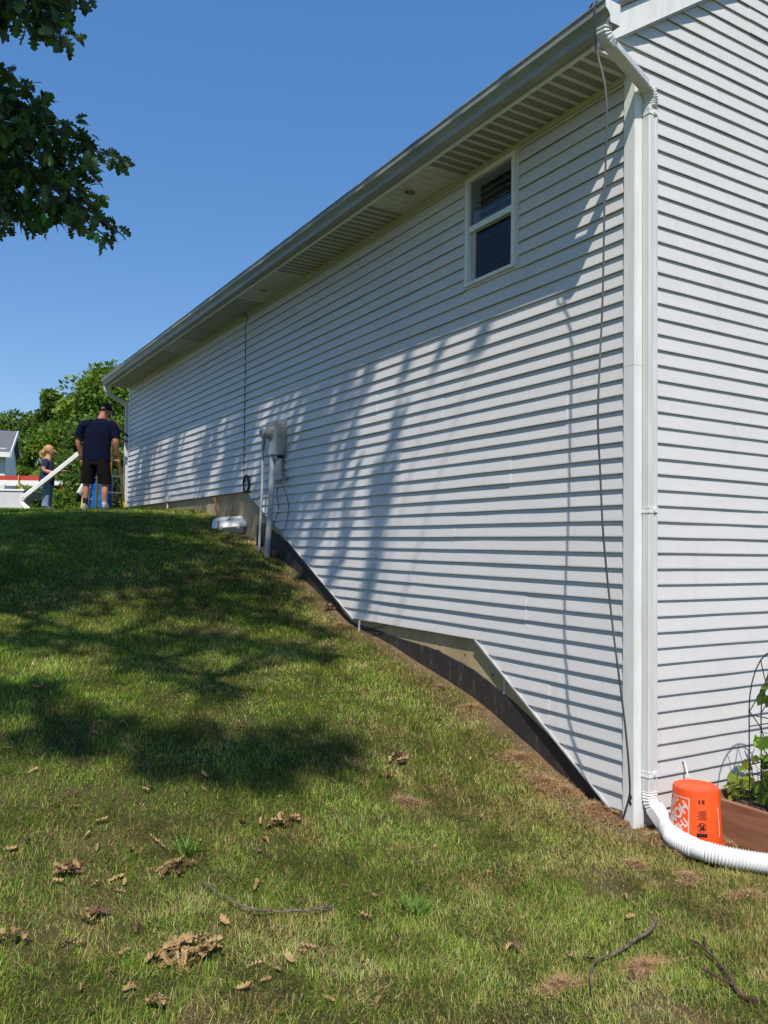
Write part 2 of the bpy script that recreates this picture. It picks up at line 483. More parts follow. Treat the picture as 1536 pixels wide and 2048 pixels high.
# ================================================================== LAWN (setting)
def soil_mask(x, y):
    x = np.asarray(x, float); y = np.asarray(y, float)
    n = vnoise(x, y, .45, 3) * .6 + vnoise(x, y, .14, 4) * .4
    wall = np.clip(1.15 - (-x) / (.07 + .36 * n), 0, 1) * (x < .1) * (y > -.15) * (y < 7.5) * np.clip(n * 2.6 - .1, 0, 1)
    gab = np.clip(1.2 - (-y) / (.10 + .4 * n), 0, 1) * (x > -.1) * (y < .1)
    bare = np.clip((vnoise(x, y, .8, 5) * .55 + vnoise(x, y, .22, 6) * .45 - .66) * 5, 0, 1) * .6
    return np.clip(np.maximum(np.maximum(wall, gab), bare), 0, 1)
def lawn():
    xs = np.concatenate([np.array([-700, -300, -150, -80, -45, -28, -18, -12]), np.arange(-9, 2.6, .1), np.array([3.2, 4.5, 7, 12, 20, 40, 90, 200, 700])])
    ys = np.concatenate([np.array([-700, -300, -120, -60, -30, -16, -9]), np.arange(-6, 15, .1), np.array([16, 17.5, 20, 24, 30, 40, 60, 100, 200, 400, 900])])
    X, Y = np.meshgrid(xs, ys, indexing='ij')
    Z = gh(X, Y)
    near = (np.abs(X + 3) < 6.5) & (Y > -6) & (Y < 15)
    Z = Z + near * ((vnoise(X, Y, .5, 1) - .5) * .03 + (vnoise(X, Y, .16, 2) - .5) * .014)
    nx, ny = X.shape
    idx = np.arange(nx * ny).reshape(nx, ny)
    F = np.stack([idx[:-1, :-1], idx[1:, :-1], idx[1:, 1:], idx[:-1, 1:]], -1).reshape(-1, 4)
    me = np_mesh('lawn', np.stack([X, Y, Z], -1).reshape(-1, 3), F)
    a = me.attributes.new('soil', 'FLOAT', 'POINT'); a.data.foreach_set('value', soil_mask(X, Y).astype(np.float32).ravel())
    a = me.attributes.new('turf', 'FLOAT', 'POINT')
    w_ = np.stack([X, Y, Z], -1) - CAM; d_ = np.maximum(w_ @ CF, .05)
    u_ = 768 + FPX * (w_ @ CR) / d_
    inside = (X > -5) & (X < 1.9) & (Y > -2.9) & (Y < 13.6) & (w_ @ CF > .5) & (u_ > -220) & (u_ < 1756)
    a.data.foreach_set('value', (1 - inside).astype(np.float32).ravel())      # sheet without modelled blades: turf colour
    me.polygons.foreach_set('use_smooth', [True] * len(me.polygons))
    o = link_mesh('lawn', me, 'ground'); o['kind'] = 'structure'
    return o
LAWN = lawn()

# ================================================================== HOUSE
S = .1016                     # exposure of one lap
Z0 = .0015
ZS = 4.93                     # soffit height
LEN = 12.985
ZB, ZE = Z0 + 25 * S, Z0 + 11 * S
YD, YE, YF = 6.53, 3.60, 1.60
LAP = .0165
PIT = .665
house = empty('house', (0, 0, 0))
tag(house, 'two-storey house clad in light grey vinyl siding with white corner trim', 'house')

def far_end(z, row=None):
    row = z if row is None else row
    if row >= ZB - 1e-4: return LEN - .05
    if row >= ZE - 1e-4: return YE + (z - ZE) * (YD - YE) / (ZB - ZE)
    return max(.09, .07 + (z - .131) * (YF - .07) / (ZE - .131))
def profile(z, zmax, LAP):
    """(out, z) points of a two-lap panel"""
    pts = []
    for k in range(2):
        zz = z + k * S
        pts += [(LAP - .0045, zz + .008), (LAP - .004, zz), (LAP, zz), (LAP + .0006, zz + .004), (LAP - .0012, zz + .012), (.0015, zz + S + .009)]
    pts = [(o, min(q, zmax)) for o, q in pts]
    return pts
def panel(wall, z, a0, a1, lift, zmax, e0=None, e1=None, seed=0):
    pr = profile(z, zmax, .0215 if wall == 'L' else .0168)
    n = max(1, int(round((a1 - a0) / .42)))
    rr = random.Random(seed)
    wob = [rr.uniform(-.0016, .0016) for _ in range(n + 1)]
    sag = [rr.uniform(-.0013, .0013) for _ in range(n + 1)]
    v = []; f = []
    for i in range(n + 1):
        t = i / n
        for j, (o, q) in enumerate(pr):
            s0 = e0(q) if e0 else a0
            s1 = e1(q) if e1 else a1
            a = s0 + (s1 - s0) * t
            w = wob[i] if j % 6 < 5 else 0
            oo = o + lift + w; zz = q + (sag[i] if j % 6 < 5 else 0)
            zz = min(zz, zmax)
            v.append((-oo, a, zz) if wall == 'L' else (a, -oo, zz))
    m = len(pr)
    for i in range(n):
        for j in range(m - 1):
            f.append((i * m + j, i * m + j + 1, (i + 1) * m + j + 1, (i + 1) * m + j))
    # end returns give the cut edges some thickness
    for i in (0, n):
        e = [i * m + j for j in range(m)]
        b = len(v)
        for j in e:
            p = v[j]
            v.append((min(p[0] + .004, .004), p[1], p[2]) if wall == 'L' else (p[0], min(p[1] + .004, .004), p[2]))
        for j in range(m - 1): f.append((e[j], b + j, b + j + 1, e[j + 1]))
    MB().add(v, f).build('siding_panel', 'siding', house, smooth=True)
WIN = (1.13, 1.79, 3.975, 4.925)      # window rough opening on the long wall
seed = 0
JOINTS = [2.9, 1.35, 3.4, .75, 2.3, 3.1, 1.0, 2.55, .4, 1.9, 3.3, 1.2, 2.75, .6, 2.1]
for j in range(24):
    k = 1 + 2 * j
    z = Z0 + k * S
    zmax = ZS - .012
    if z >= zmax: break
    hi = far_end(z + 2 * S, z) if z < ZB - 1e-3 else LEN - .05
    brk = []
    y = JOINTS[j % 15] + (0.31 * (j // 15))
    while y < hi - .35:
        if y > .5: brk.append(y)
        y += 3.66 if random.random() < .75 else 2.4
    segs = [.055] + brk + [hi]
    spans = [(segs[i], segs[i + 1]) for i in range(len(segs) - 1)]
    if z + 2 * S > WIN[2] + .02:
        new = []
        for a, b in spans:
            if b <= WIN[0] or a >= WIN[1]: new.append((a, b))
            else:
                if a < WIN[0] - .05: new.append((a, WIN[0]))
                if b > WIN[1] + .05: new.append((WIN[1], b))
        spans = new
    for i, (a, b) in enumerate(spans):
        seed += 1
        last = (i == len(spans) - 1) and z < ZB - 1e-3
        if last:
            panel('L', z, a, b, .0026 * (i % 2), zmax, (lambda q, a=a: min(a, far_end(q, z) - .01)), (lambda q: far_end(q, z)), seed=seed)
        else:
            panel('L', z, a - (.0 if i == 0 or a == WIN[1] else .012), b + (.012 if b not in (WIN[0], hi) else 0), .0026 * (i % 2), zmax, seed=seed)
# gable wall
HW = 9.0
def rake_z(x): return ZS + PIT * ((x if x <= HW / 2 else HW - x) + .41)
j = 0
while True:
    k = 1 + 2 * j
    z = Z0 + k * S
    if z > rake_z(HW / 2) - .1: break
    x0 = .055 if z < ZS - .12 else None
    if z + .05 < ZS: lo, hi = .06, HW - .06
    else:
        lo = max(-.40, (z - ZS) / PIT - .41); hi = HW - lo
    def slope0(q, z=z): return .06 if q < ZS - .02 else max(-.405, (q - ZS) / PIT - .41 - .02)
    def slope1(q): return HW - slope0(q)
    brk = [b for b in (2.02 + 1.3 * ((j * 5) % 3) - (.72 if j % 4 == 1 else 0), 5.6 - 1.1 * (j % 3)) if lo + .4 < b < hi - .4]
    if j == 27: brk = [1.17] + brk[1:]
    brk.sort()
    segs = [lo] + brk + [hi]
    for i in range(len(segs) - 1):
        seed += 1
        panel('G', z, segs[i], segs[i + 1] + (.012 if i < len(segs) - 2 else 0), .0026 * (i % 2), rake_z(HW / 2),
              slope0 if i == 0 else None, slope1 if i == len(segs) - 2 else None, seed=seed)
    j += 1

# corner posts (outside corner trim), two lengths butted at a seam
def corner_post(y0, flip, zlo, zsplit):
    for (za, zb_) in ((zlo, zsplit - .001), (zsplit + .001, ZS - .004)):
        mb = MB()
        w, t = .066, .021
        if not flip:
            poly = [(-t - .004, -t), (w, -t), (w, -.0), (w - .008, .006), (.006, .006), (.006, w - .008), (-.0, w), (-t - .004, w)]
        else:
            poly = [(-t, y0 + t), (w, y0 + t), (w, y0 - .006), (.006, y0 - .006), (.006, y0 - w), (-t, y0 - w)]
        bm = MB().prism(poly, 2, za, zb_)
        me = bm.mesh('corner_post')
        link_mesh('corner_post', me, 'white', house)
corner_post(0, False, .10, 3.02)
corner_post(LEN - .03, True, ZB - .1, 4.2)
# chipped hole at the foot of the near post
mb = MB()
for (y, z, r) in ((-.0, .315, .022), (.004, .29, .019), (-.004, .27, .014), (.003, .365, .006)):
    pts = [(y + r * .62 * math.cos(a) * (1 + .25 * math.sin(3 * a + z * 90)), z + r * math.sin(a) * (1 + .2 * math.cos(4 * a))) for a in [i * math.pi / 6 for i in range(12)]]
    mb.prism([(p[0] + .006, p[1]) for p in pts], 0, -.0268, -.0245)
mb.build('chipped_hole', 'dark', house)

# foundation wall and damp-proof coat
MBf = MB().box(.022, HW - .02, .022, LEN - .05, -.7, ZB + .02)
fnd = MBf.build('foundation', 'concrete', house)
dark = [(6.151, 2.138), (5.95, 2.10), (5.699, 2.007), (5.164, 1.834), (4.807, 1.706), (4.471, 1.543), (4.154, 1.347), (3.855, 1.148), (3.629, 1.07), (3.278, 1.046),
        (2.776, 1.005), (2.294, .978), (1.975, .932), (1.607, .852), (1.361, .765), (1.131, .682), (.915, .585), (.707, .475), (.45, .33), (.2, .22), (.03, .15)]
def strip(name, line, depth, x0, x1, mat, parent):
    P = smooth_path([(0, a, b) for a, b in line], 5)
    v = []; f = []
    for p in P:
        n = (vnoise(p[1], p[2], .06, 9) - .5) * .014
        v += [(x0, p[1], p[2] + n), (x1, p[1], p[2] + n - .003), (x1, p[1], p[2] - depth), (x0, p[1], p[2] - depth)]
    for i in range(len(P) - 1):
        for j in range(4): f.append((i * 4 + j, i * 4 + (j + 1) % 4, i * 4 + 4 + (j + 1) % 4, i * 4 + 4 + j))
    f += [(0, 1, 2, 3), tuple(len(v) - 4 + j for j in (3, 2, 1, 0))]
    return MB().add(v, f).build(name, mat, parent)
strip('damp_proof_coat', dark, .75, .021, .014, 'damp', fnd)
# form-tie marks on the concrete
for (u, v) in ((460, 1002), (459, 1008), (436, 1005), (1010, 1370), (880, 1290), (820, 1275), (930, 1310), (985, 1350), (500, 1035), (503, 1052)):
    p = hx(u, v, .021)
    MB().tube([(.0215, p[1], p[2]), (.0185, p[1] + .001, p[2])], random.uniform(.006, .011), 8).build('form_tie', 'dark', fnd)
# pale mineral streaks / rebar stubs near the coat
p = hx(1010, 1372, .02)
MB().box(.012, .0215, p[1] - .012, p[1] + .012, p[2] - .06, p[2] + .05, .003).build('mortar_patch', 'conduit', fnd)

# J-channel along the stepped lower edge of the siding
def jrun(pts):
    for a, b in zip(pts[:-1], pts[1:]):
        A = np.array((-.012, a[0], a[1] - .006)); B = np.array((-.012, b[0], b[1] - .006))
        MB().tube([A, B], 1, prof=[(-.017, -.005), (.018, -.005), (.018, .007), (-.017, .007)], up=(0, -.5, 1) if abs(a[1] - b[1]) > .1 else (0, 0, 1)).build('base_trim', 'conduit', house)
def dstep(a, b, n):
    return [(a[0] + (b[0] - a[0]) * i / n, a[1] + (b[1] - a[1]) * i / n) for i in range(n + 1)]
jrun([(YD, ZB), (YE, ZE)])
jrun([(YF, ZE), (.075, .135)])
# top J-channel under the soffit
MB().box(-.030, .002, .05, LEN - .06, ZS - .026, ZS - .002).build('frieze_trim', 'soffit', house)

# wall core and attic so that nothing shines through
MB().box(.13, HW - .13, .05, LEN - .12, ZB + .02, ZS + .01).build('wall_core', 'dark', house)
MB().prism([(.02, ZS + .02), (HW - .02, ZS + .02), (HW / 2, rake_z(HW / 2) - .02)], 1, .05, LEN - .12).build('attic_core', 'dark', house)

# soffit panels (three ribs each)
n_pan = int(round((LEN + .05) / .305))
solid = {6, 7, 8, 16, 17, 18, 19, 28, 29, 30}
for i in range(n_pan):
    y0 = -.045 + i * .305; y1 = min(y0 + .304, LEN + .02)
    mb = MB(); mp = MB()
    ny = 3
    for r in range(ny):
        a = y0 + r * (y1 - y0) / ny; b = y0 + (r + 1) * (y1 - y0) / ny
        mb.box(-.409, -.031, a, a + .030, ZS + .000, ZS + .013)
        (mb if i in solid else mp).box(-.409, -.031, a + .0302, b - .0002, ZS + .006, ZS + .013)
    o = mb.build('soffit_panel', 'soffit', house)
    if mp.v: mp.build('vent_strip', 'perf', o)
# wall-side receiver trim of the soffit
MB().box(-.034, -.004, -.04, LEN - .02, ZS - .0015, ZS + .012).build('soffit_trim', 'soffit', house)

# fascia and gutter
MB().box(-.425, -.411, -.05, LEN + .02, ZS - .012, ZS + .19).build('fascia', 'white', house)
gx, gz = -.426, ZS + .012
GUT = [(0, .128), (0, 0), (-.080, 0), (-.084, .012), (-.082, .040), (-.098, .062), (-.118, .078), (-.120, .120), (-.127, .122), (-.127, .131), (-.117, .131),
       (-.116, .081), (-.096, .065), (-.079, .043), (-.081, .003), (-.003, .003), (-.003, .128)]
G0, G1 = -.27, LEN + .09
gut = MB().prism([(gx + a, gz + b) for a, b in GUT], 1, G0, G1).build('gutter', 'gutter', house)
for ya, yb in ((G0 - .002, G0 + .0005), (G1 - .0005, G1 + .002)):
    MB().prism([(gx + a, gz + b) for a, b in GUT[:10]], 1, ya, yb).build('end_cap', 'white', gut)
# seams of the gutter lengths
for y in (3.1, 6.4, 9.6):
    MB().prism([(gx + a * 1.012 - .0006, gz + b * 1.004 - .0008) for a, b in GUT[1:9]] + [(gx - .11, gz + .08), (gx - .07, gz + .01)], 1, y, y + .045).build('gutter_seam', 'gutter', gut)
# debris caught in the gutter
for (y, s) in ((.32, .05), (.36, .03), (.95, .04), (1.62, .03), (-.12, .05), (-.17, .04), (-.08, .035), (2.6, .03), (8.2, .06), (8.9, .03)):
    mb = MB()
    for _ in range(5):
        c = np.array((gx - .06 + random.uniform(-.05, .02), y + random.uniform(-.04, .04), gz + .12))
        d = np.array((random.uniform(-.5, .5), random.uniform(-1, 1), random.uniform(.2, 1.0))) * s
        w = np.array((random.uniform(-1, 1), random.uniform(-1, 1), random.uniform(-.4, .4))) * s * .35
        mb.add([c - d * .3, c + d * .4 + w, c + d, c + d * .4 - w], [(0, 1, 2, 3)])
    mb.build('leaf_debris', 'deadleaf3', gut)

# roof slabs and rake boards
RT = .19
def slab(sx):
    X = lambda x: x if sx == 0 else HW - x
    e = -.47
    poly = [(X(e), rake_z(e) + RT), (X(HW / 2), rake_z(HW / 2) + RT), (X(HW / 2), rake_z(HW / 2) + RT + .035), (X(e - .005), rake_z(e) + RT + .035)]
    MB().prism(poly, 1, -.085, LEN + .12).build('roof', 'roof', house)
    poly = [(X(-.412), rake_z(-.412)), (X(HW / 2), rake_z(HW / 2)), (X(HW / 2), rake_z(HW / 2) + RT - .004), (X(-.412), rake_z(-.412) + RT - .004)]
    MB().prism(poly, 1, -.066, -.050).build('rake_board', 'white', house)
    poly2 = [(X(-.40), rake_z(-.40) - .012), (X(HW / 2), rake_z(HW / 2) - .012), (X(HW / 2), rake_z(HW / 2) + .005), (X(-.40), rake_z(-.40) + .005)]
    MB().prism(poly2, 1, -.0495, -.012).build('shaded_rake_soffit', 'conduit', house)  # rake underside; its grey colour stands in for shade below the board
    poly = [(x, z) for x, z in poly]
    MB().prism(poly, 1, LEN + .05, LEN + .066).build('rake_board', 'white', house)
slab(0); slab(1)

# downspouts
DP = [(-.5, -.36), (.5, -.36), (.5, .36), (-.5, .36)]
def rprof(w, h, c=.008):
    a, b = w / 2, h / 2
    return [(-a + c, -b), (a - c, -b), (a, -b + c), (a, b - c), (a - c, b), (-a + c, b), (-a, b - c), (-a, -b + c)]
def ribbed(pts, w, h, parent, mat, up=(1, 0, 0), amp=.0028, period=.016):
    P = smooth_path(pts, 6); L = [0]
    for a, b in zip(P[:-1], P[1:]): L.append(L[-1] + np.linalg.norm(b - a))
    n = int(L[-1] / (period / 4)); Q = []; R = []
    for i in range(n + 1):
        s = L[-1] * i / n; k = min(max(np.searchsorted(L, s) - 1, 0), len(P) - 2)
        t = (s - L[k]) / (L[k + 1] - L[k] + 1e-9); Q.append(P[k] * (1 - t) + P[k + 1] * t)
        R.append(1 + amp / (w / 2) * math.cos(2 * math.pi * s / period))
    return MB().tube(Q, R, prof=rprof(w, h), up=up).build('elbow', mat, parent)
DX, DY = .084, -.054
dsp = MB().tube([(DX, DY, .30), (DX, DY, 4.70)], 1, prof=[(-.039, -.026), (-.020, -.026), (-.017, -.022), (-.004, -.022), (-.001, -.026), (.031, -.026), (.039, -.020), (.039, .026), (-.039, .026)],
                up=(0, 1, 0)).build('downspout', 'downspout', house)
A0 = np.array((-.497, -.215, gz + .004)); A1 = np.array((-.487, -.205, 4.885)); B1 = np.array((.05, -.066, 4.805)); B2 = np.array((DX, DY, 4.695))
A = A1 + (B1 - A1) * .10; B = A1 + (B1 - A1) * .90
ribbed([A0, A0 * .5 + A1 * .5 + np.array((-.004, 0, 0)), A1 + np.array((.012, 0, 0)), A], .080, .056, dsp, 'downspout', up=(1, 0, 0))
MB().tube([A - (B - A) * .04, B + (B - A) * .04], 1, prof=rprof(.076, .054), up=(0, 0, 1)).build('offset_section', 'downspout', dsp)
ribbed([B, B1, np.array((DX, DY - .001, 4.76)), B2], .080, .056, dsp, 'downspout', up=(0, 0, 1))
for z in (4.66, 2.10, .455):
    mb = MB().box(DX - .043, DX + .043, DY - .030, DY + .03, z - .018, z - .011).box(DX - .043, DX + .043, DY - .030, DY + .03, z + .011, z + .018).box(DX - .0415, DX + .0415, DY - .0285, DY + .03, z - .011, z + .011)
    mb.prism([(DX + .012 + .016 * math.cos(a), z + .016 * math.sin(a)) for a in [math.pi / 3 * i for i in range(6)]], 1, DY - .036, DY - .0285)
    mb.build('strap', 'white', dsp)
ribbed([(DX, DY, .345), (DX, DY - .004, .29), (DX + .012, DY - .03, .235), (DX + .025, DY - .06, .205)], .082, .060, dsp, 'white', up=(0, 1, 0))
# far downspout
fx, fy = -.47, LEN + .03
fd = MB().tube([(-.03, LEN + .06, 4.55), (-.03, LEN + .06, 2.6)], 1, prof=rprof(.06, .08), up=(1, 0, 0)).build('downspout', 'downspout', house)
ribbed([(fx, fy, gz), (fx + .01, fy, gz - .10), (fx + .12, fy, gz - .19), (-.16, fy + .02, gz - .28), (-.05, fy + .03, gz - .36), (-.03, LEN + .06, 4.53)], .085, .065, fd, 'downspout', up=(1, 0, 0), amp=.0015, period=.03)

# soffit lights
for (u, v) in ((820, 383), (527, 580)):
    p = hz(u, v, ZS)
    o = MB().tube([(p[0], p[1], ZS - .008), (p[0], p[1], ZS + .004)], .062, 24).build('soffit_light', 'soffit', house)
    MB().tube([(p[0], p[1], ZS - .0105), (p[0], p[1], ZS - .0085)], .047, 20).build('light_recess', 'dark', o)
    for k in range(4):
        a = -.033 + .022 * k
        MB().box(p[0] - .036, p[0] + .036, p[1] + a - .003, p[1] + a + .003, ZS - .0135, ZS - .0105).build('louvre', 'conduit', o)

# window
def flat_pane(v, mat, parent):
    me = bpy.data.meshes.new('pane'); me.from_pydata(v, [], [(0, 1, 2, 3)]); me.update()
    return link_mesh('pane', me, mat, parent)
Y0, Y1, ZW0, ZW1 = 1.145, 1.775, 3.985, 4.895
win = MB().box(-.022, -.004, Y0 - .028, Y0, ZW0 - .012, ZW1 + .02).box(-.022, -.004, Y1, Y1 + .028, ZW0 - .012, ZW1 + .02) \
    .box(-.0225, -.004, Y0 - .0, Y1, ZW1 + .0, ZW1 + .02).box(-.0205, -.004, Y0 + .0005, Y1 - .0005, ZW0 - .014, ZW0 + .002).build('window', 'siding', house)
fw = .040
MB().box(-.036, .10, Y0 + .001, Y0 + fw, ZW0 + .003, ZW1 - .001).build('frame', 'white', win)
MB().box(-.036, .10, Y1 - fw, Y1 - .001, ZW0 + .003, ZW1 - .001).build('frame', 'white', win)
MB().box(-.035, .10, Y0 + fw + .0005, Y1 - fw - .0005, ZW1 - fw, ZW1 - .0015).build('frame', 'white', win)
MB().box(-.043, .10, Y0 + .0015, Y1 - .0015, ZW0 + .0035, ZW0 + .030).build('sill', 'white', win)
ZM = ZW0 + .47
MB().box(-.030, .03, Y0 + fw + .001, Y1 - fw - .001, ZM - .024, ZM + .024).build('meeting_rail', 'white', win)
flat_pane([(-.006, Y0 + fw + .001, ZM + .025), (-.006, Y0 + fw + .001, ZW1 - fw - .001), (-.006, Y1 - fw - .001, ZW1 - fw - .001), (-.006, Y1 - fw - .001, ZM + .025)], 'glass', win)
# lower sash, set back behind an insect screen frame
for (a, b) in ((Y0 + fw + .001, Y0 + fw + .02), (Y1 - fw - .055, Y1 - fw - .001)):
    MB().box(-.002, .05, a, b, ZW0 + .031, ZM - .025).build('lower_sash', 'conduit', win)
MB().box(.000, .05, Y0 + fw + .021, Y1 - fw - .056, ZW0 + .031, ZW0 + .052).build('lower_sash', 'conduit', win)
flat_pane([(.014, Y0 + fw + .021, ZW0 + .053), (.014, Y0 + fw + .021, ZM - .025), (.014, Y1 - fw - .056, ZM - .025), (.014, Y1 - fw - .056, ZW0 + .053)], 'screenglass', win)
for t in (.2, .75):
    y = Y0 + fw + t * (Y1 - Y0 - 2 * fw)
    MB().box(-.012, .000, y - .02, y + .02, ZW0 + .053, ZW0 + .062).build('sash_lock', 'black', win)
nsl = 15
for i in range(nsl):
    z = ZW0 + .06 + i * (ZW1 - ZW0 - .12) / (nsl - 1)
    MB().add([(.052, Y0 + .03, z - .008), (.080, Y0 + .03, z + .006), (.080, Y1 - .03, z + .006), (.052, Y1 - .03, z - .008),
              (.052, Y0 + .03, z - .0062), (.080, Y0 + .03, z + .0078), (.080, Y1 - .03, z + .0078), (.052, Y1 - .03, z - .0062)],
             [(0, 1, 2, 3), (7, 6, 5, 4), (0, 3, 7, 4), (1, 5, 6, 2), (0, 4, 5, 1), (3, 2, 6, 7)]).build('blind_slat', 'slat', win)
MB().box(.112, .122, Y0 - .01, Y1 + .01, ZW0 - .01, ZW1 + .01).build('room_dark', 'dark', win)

# ================================================================== THINGS ON AND AGAINST THE WALL
# electric meter
em = empty('electric_meter', (-.02, 5.45, 3.1))
tag(em, 'grey electric meter cabinet with round meter mounted on the long siding wall', 'meter')
def cpart(mb, name, mat, root, sub=None, smooth=False):
    o = mb.build(name, mat, None, smooth)
    o.parent = root
    if root.location.length > 0:
        o.matrix_parent_inverse = root.matrix_basis.inverted()
    return o
def under(root):
    def f(mb, name, mat, smooth=False, parent=None):
        o = mb.build(name, mat, None, smooth)
        o.parent = parent or root
        if parent is None:
            o.matrix_parent_inverse = root.matrix_basis.inverted()
        return o
    return f
P_ = under(em)
P_(MB().box(-.022, -.002, 5.285, 5.63, 2.88, 3.36, .004), 'back_plate', 'meterbox')
cab = P_(MB().box(-.165, -.0225, 5.325, 5.60, 2.91, 3.32, .008), 'cabinet', 'meterbox')
P_(MB().box(-.170, -.1655, 5.335, 5.59, 2.92, 3.07, .001), 'cabinet_door', 'meterbox')
P_(MB().box(-.135, -.04, 5.3235, 5.3245, 3.283, 3.305), 'maker_plate', 'conduit')
P_(MB().tube([(-.165, 5.47, 3.19), (-.185, 5.47, 3.19)], [.098, .098], 28), 'meter_ring', 'steel', True)
P_(MB().tube([(-.185, 5.47, 3.19), (-.250, 5.47, 3.19), (-.272, 5.47, 3.19), (-.283, 5.47, 3.19)], [.086, .083, .072, .045], 28), 'meter_dome', 'meterbox', True)
P_(MB().tube([(-.283, 5.47, 3.19), (-.289, 5.47, 3.19)], [.040, .036], 18), 'meter_dial', 'blue')
P_(MB().box(-.305, -.28, 5.44, 5.475, 3.195, 3.212), 'seal_tab', 'steel')
P_(MB().tube([(-.10, 5.42, 2.912), (-.10, 5.42, 2.87)], .022, 12), 'hub', 'steel')
P_(MB().box(-.085, -.04, 5.36, 5.44, 2.88, 2.911), 'bracket', 'black')
gz0 = float(gh(-.16, 5.72))
P_(MB().tube([(-.125, 5.46, 2.912), (-.125, 5.46, 2.75), (-.135, 5.49, 2.2), (-.15, 5.53, gz0 - .1)], .036, 16), 'riser_conduit', 'conduit', True)
P_(MB().tube([(-.17, 5.66, 3.02), (-.172, 5.66, 2.5), (-.18, 5.70, float(gh(-.18, 5.70)) - .05)], .0145, 10), 'slim_conduit', 'conduit', True)
P_(MB().tube([(-.165, 5.655, 3.14), (-.168, 5.66, 3.06), (-.17, 5.66, 2.98)], [.020, .026, .016], 10), 'conduit_cap', 'meterbox', True)
# grey cover hanging under the cabinet with a short spout
P_(MB().loft([(-.085, 5.37, 2.60, .040, .055), (-.085, 5.37, 2.615, .052, .068), (-.08, 5.375, 2.70, .052, .070), (-.075, 5.385, 2.82, .045, .062), (-.07, 5.39, 2.875, .036, .05)], 14), 'cable_cover', 'meterbox', True)
P_(MB().tube([(-.075, 5.31, 2.635), (-.07, 5.25, 2.632), (-.07, 5.235, 2.64)], [.026, .024, .03], 12), 'spout', 'steel', True)

def cable(name, pts, r, mat, label, cat='cable', n=7, sub=6):
    o = MB().tube(smooth_path(pts, sub), r, n).build(name, mat, None, True)
    return tag(o, label, cat)
cable('meter_wire', [(-.09, 5.44, 2.90), (-.05, 5.50, 2.75), (-.022, 5.52, 2.6), (-.020, 5.56, 2.45), (-.020, 5.5, 2.3), (-.022, 5.62, 2.12), (-.024, 5.82, 2.02), (-.01, 6.05, 2.14)], .0045, 'black',
      'thin black wire hanging from the meter cabinet behind its conduits')
cable('loop_wire', [(-.09, 5.35, 2.62), (-.05, 5.27, 2.5), (-.025, 5.20, 2.3), (-.022, 5.27, 2.08), (-.025, 5.40, 1.99), (-.02, 5.55, 1.94)], .004, 'black',
      'thin black wire looping out to the right below the meter')
cable('stay_wire', [(-.022, 5.52, 2.62), (-.022, 5.9, 2.5), (-.022, 6.25, 2.42), (-.022, 6.42, 2.40)], .0035, 'blackmetal', 'thin wire slanting across siding from meter to cable coil')
# coax down the wall with coil
ko = empty('coaxial_cable', (-.02, 6.66, ZB))
tag(ko, 'black cable running down the siding from the soffit to a coil', 'cable')
K_ = under(ko)
K_(MB().tube(smooth_path([(-.06, 6.66, ZS - .003), (-.024, 6.63, 4.86), (-.020, 6.72, 4.78), (-.0195, 6.70, 4.4), (-.0195, 6.68, 3.6), (-.0195, 6.66, 2.75), (-.02, 6.655, 2.60)], 8), .006, 7), 'cable_run', 'black', True)
for i in range(5):
    c = np.array((-.03 - .004 * i, 6.55 - .012 * i, 2.63 + .006 * (i % 3))); ry, rz = .085 + .012 * (i % 3), .115 - .008 * (i % 2)
    pts = [(c[0] + .008 * math.sin(2 * a + i), c[1] + ry * math.cos(a), c[2] + rz * math.sin(a)) for a in [2 * math.pi * t / 22 for t in range(23)]]
    K_(MB().tube(pts, .006, 6, cap=False), 'coil_turn', 'black', True)
# loose cable at the near corner
cable('hanging_cable', [(-.47, -.19, 5.03), (-.555, -.205, 5.082), (-.572, -.21, 5.04), (-.535, -.18, 4.90), (-.50, -.165, 4.80), (-.50, -.235, 4.49), (-.50, -.222, 3.9), (-.50, -.209, 3.30), (-.50, -.176, 2.66),
      (-.50, -.195, 2.3), (-.49, -.215, 1.9), (-.42, -.218, 1.41), (-.30, -.204, .822), (-.15, -.105, .44), (-.06, -.012, .30), (-.032, .045, .20), (-.034, .06, .135), (-.06, .05, .10)], .0062, 'greycable',
      'loose dark cable hanging from the gutter down to the white corner post', n=8)
# small outlet box low on the far wall
ub = empty('outlet_box', (-.03, 10.2, 2.5)); tag(ub, 'small grey outlet box with stub pipe under the far siding edge', 'outlet box')
U_ = under(ub)
p = hx(337, 998, -.03)
U_(MB().box(-.065, -.015, p[1] - .05, p[1] + .05, p[2] - .045, p[2] + .045, .006), 'box', 'meterbox')
U_(MB().box(-.070, -.0655, p[1] - .04, p[1] + .04, p[2] - .035, p[2] + .035), 'cover', 'conduit')
U_(MB().tube([(-.04, p[1] + .01, p[2] - .045), (-.04, p[1] + .01, float(gh(-.04, p[1])) - .04)], .016, 10), 'stub_pipe', 'conduit')
# ground rod
p = hx(718, 1240, -.06)
gr = empty('ground_rod', (p[0], p[1], float(gh(p[0], p[1])))); tag(gr, 'short grey ground rod with wire at the foot of the stepped siding', 'ground rod')
G_ = under(gr)
G_(MB().tube([(-.06, p[1], float(gh(-.06, p[1])) - .12), (-.055, p[1], ZE + .0)], .011, 10), 'rod', 'conduit')
G_(MB().tube(smooth_path([(-.055, p[1], ZE - .05), (-.03, p[1] - .12, ZE - .075), (-.015, p[1] - .35, ZE - .03), (.0, p[1] - .5, ZE + .01)], 6), .005, 6), 'wire', 'black')
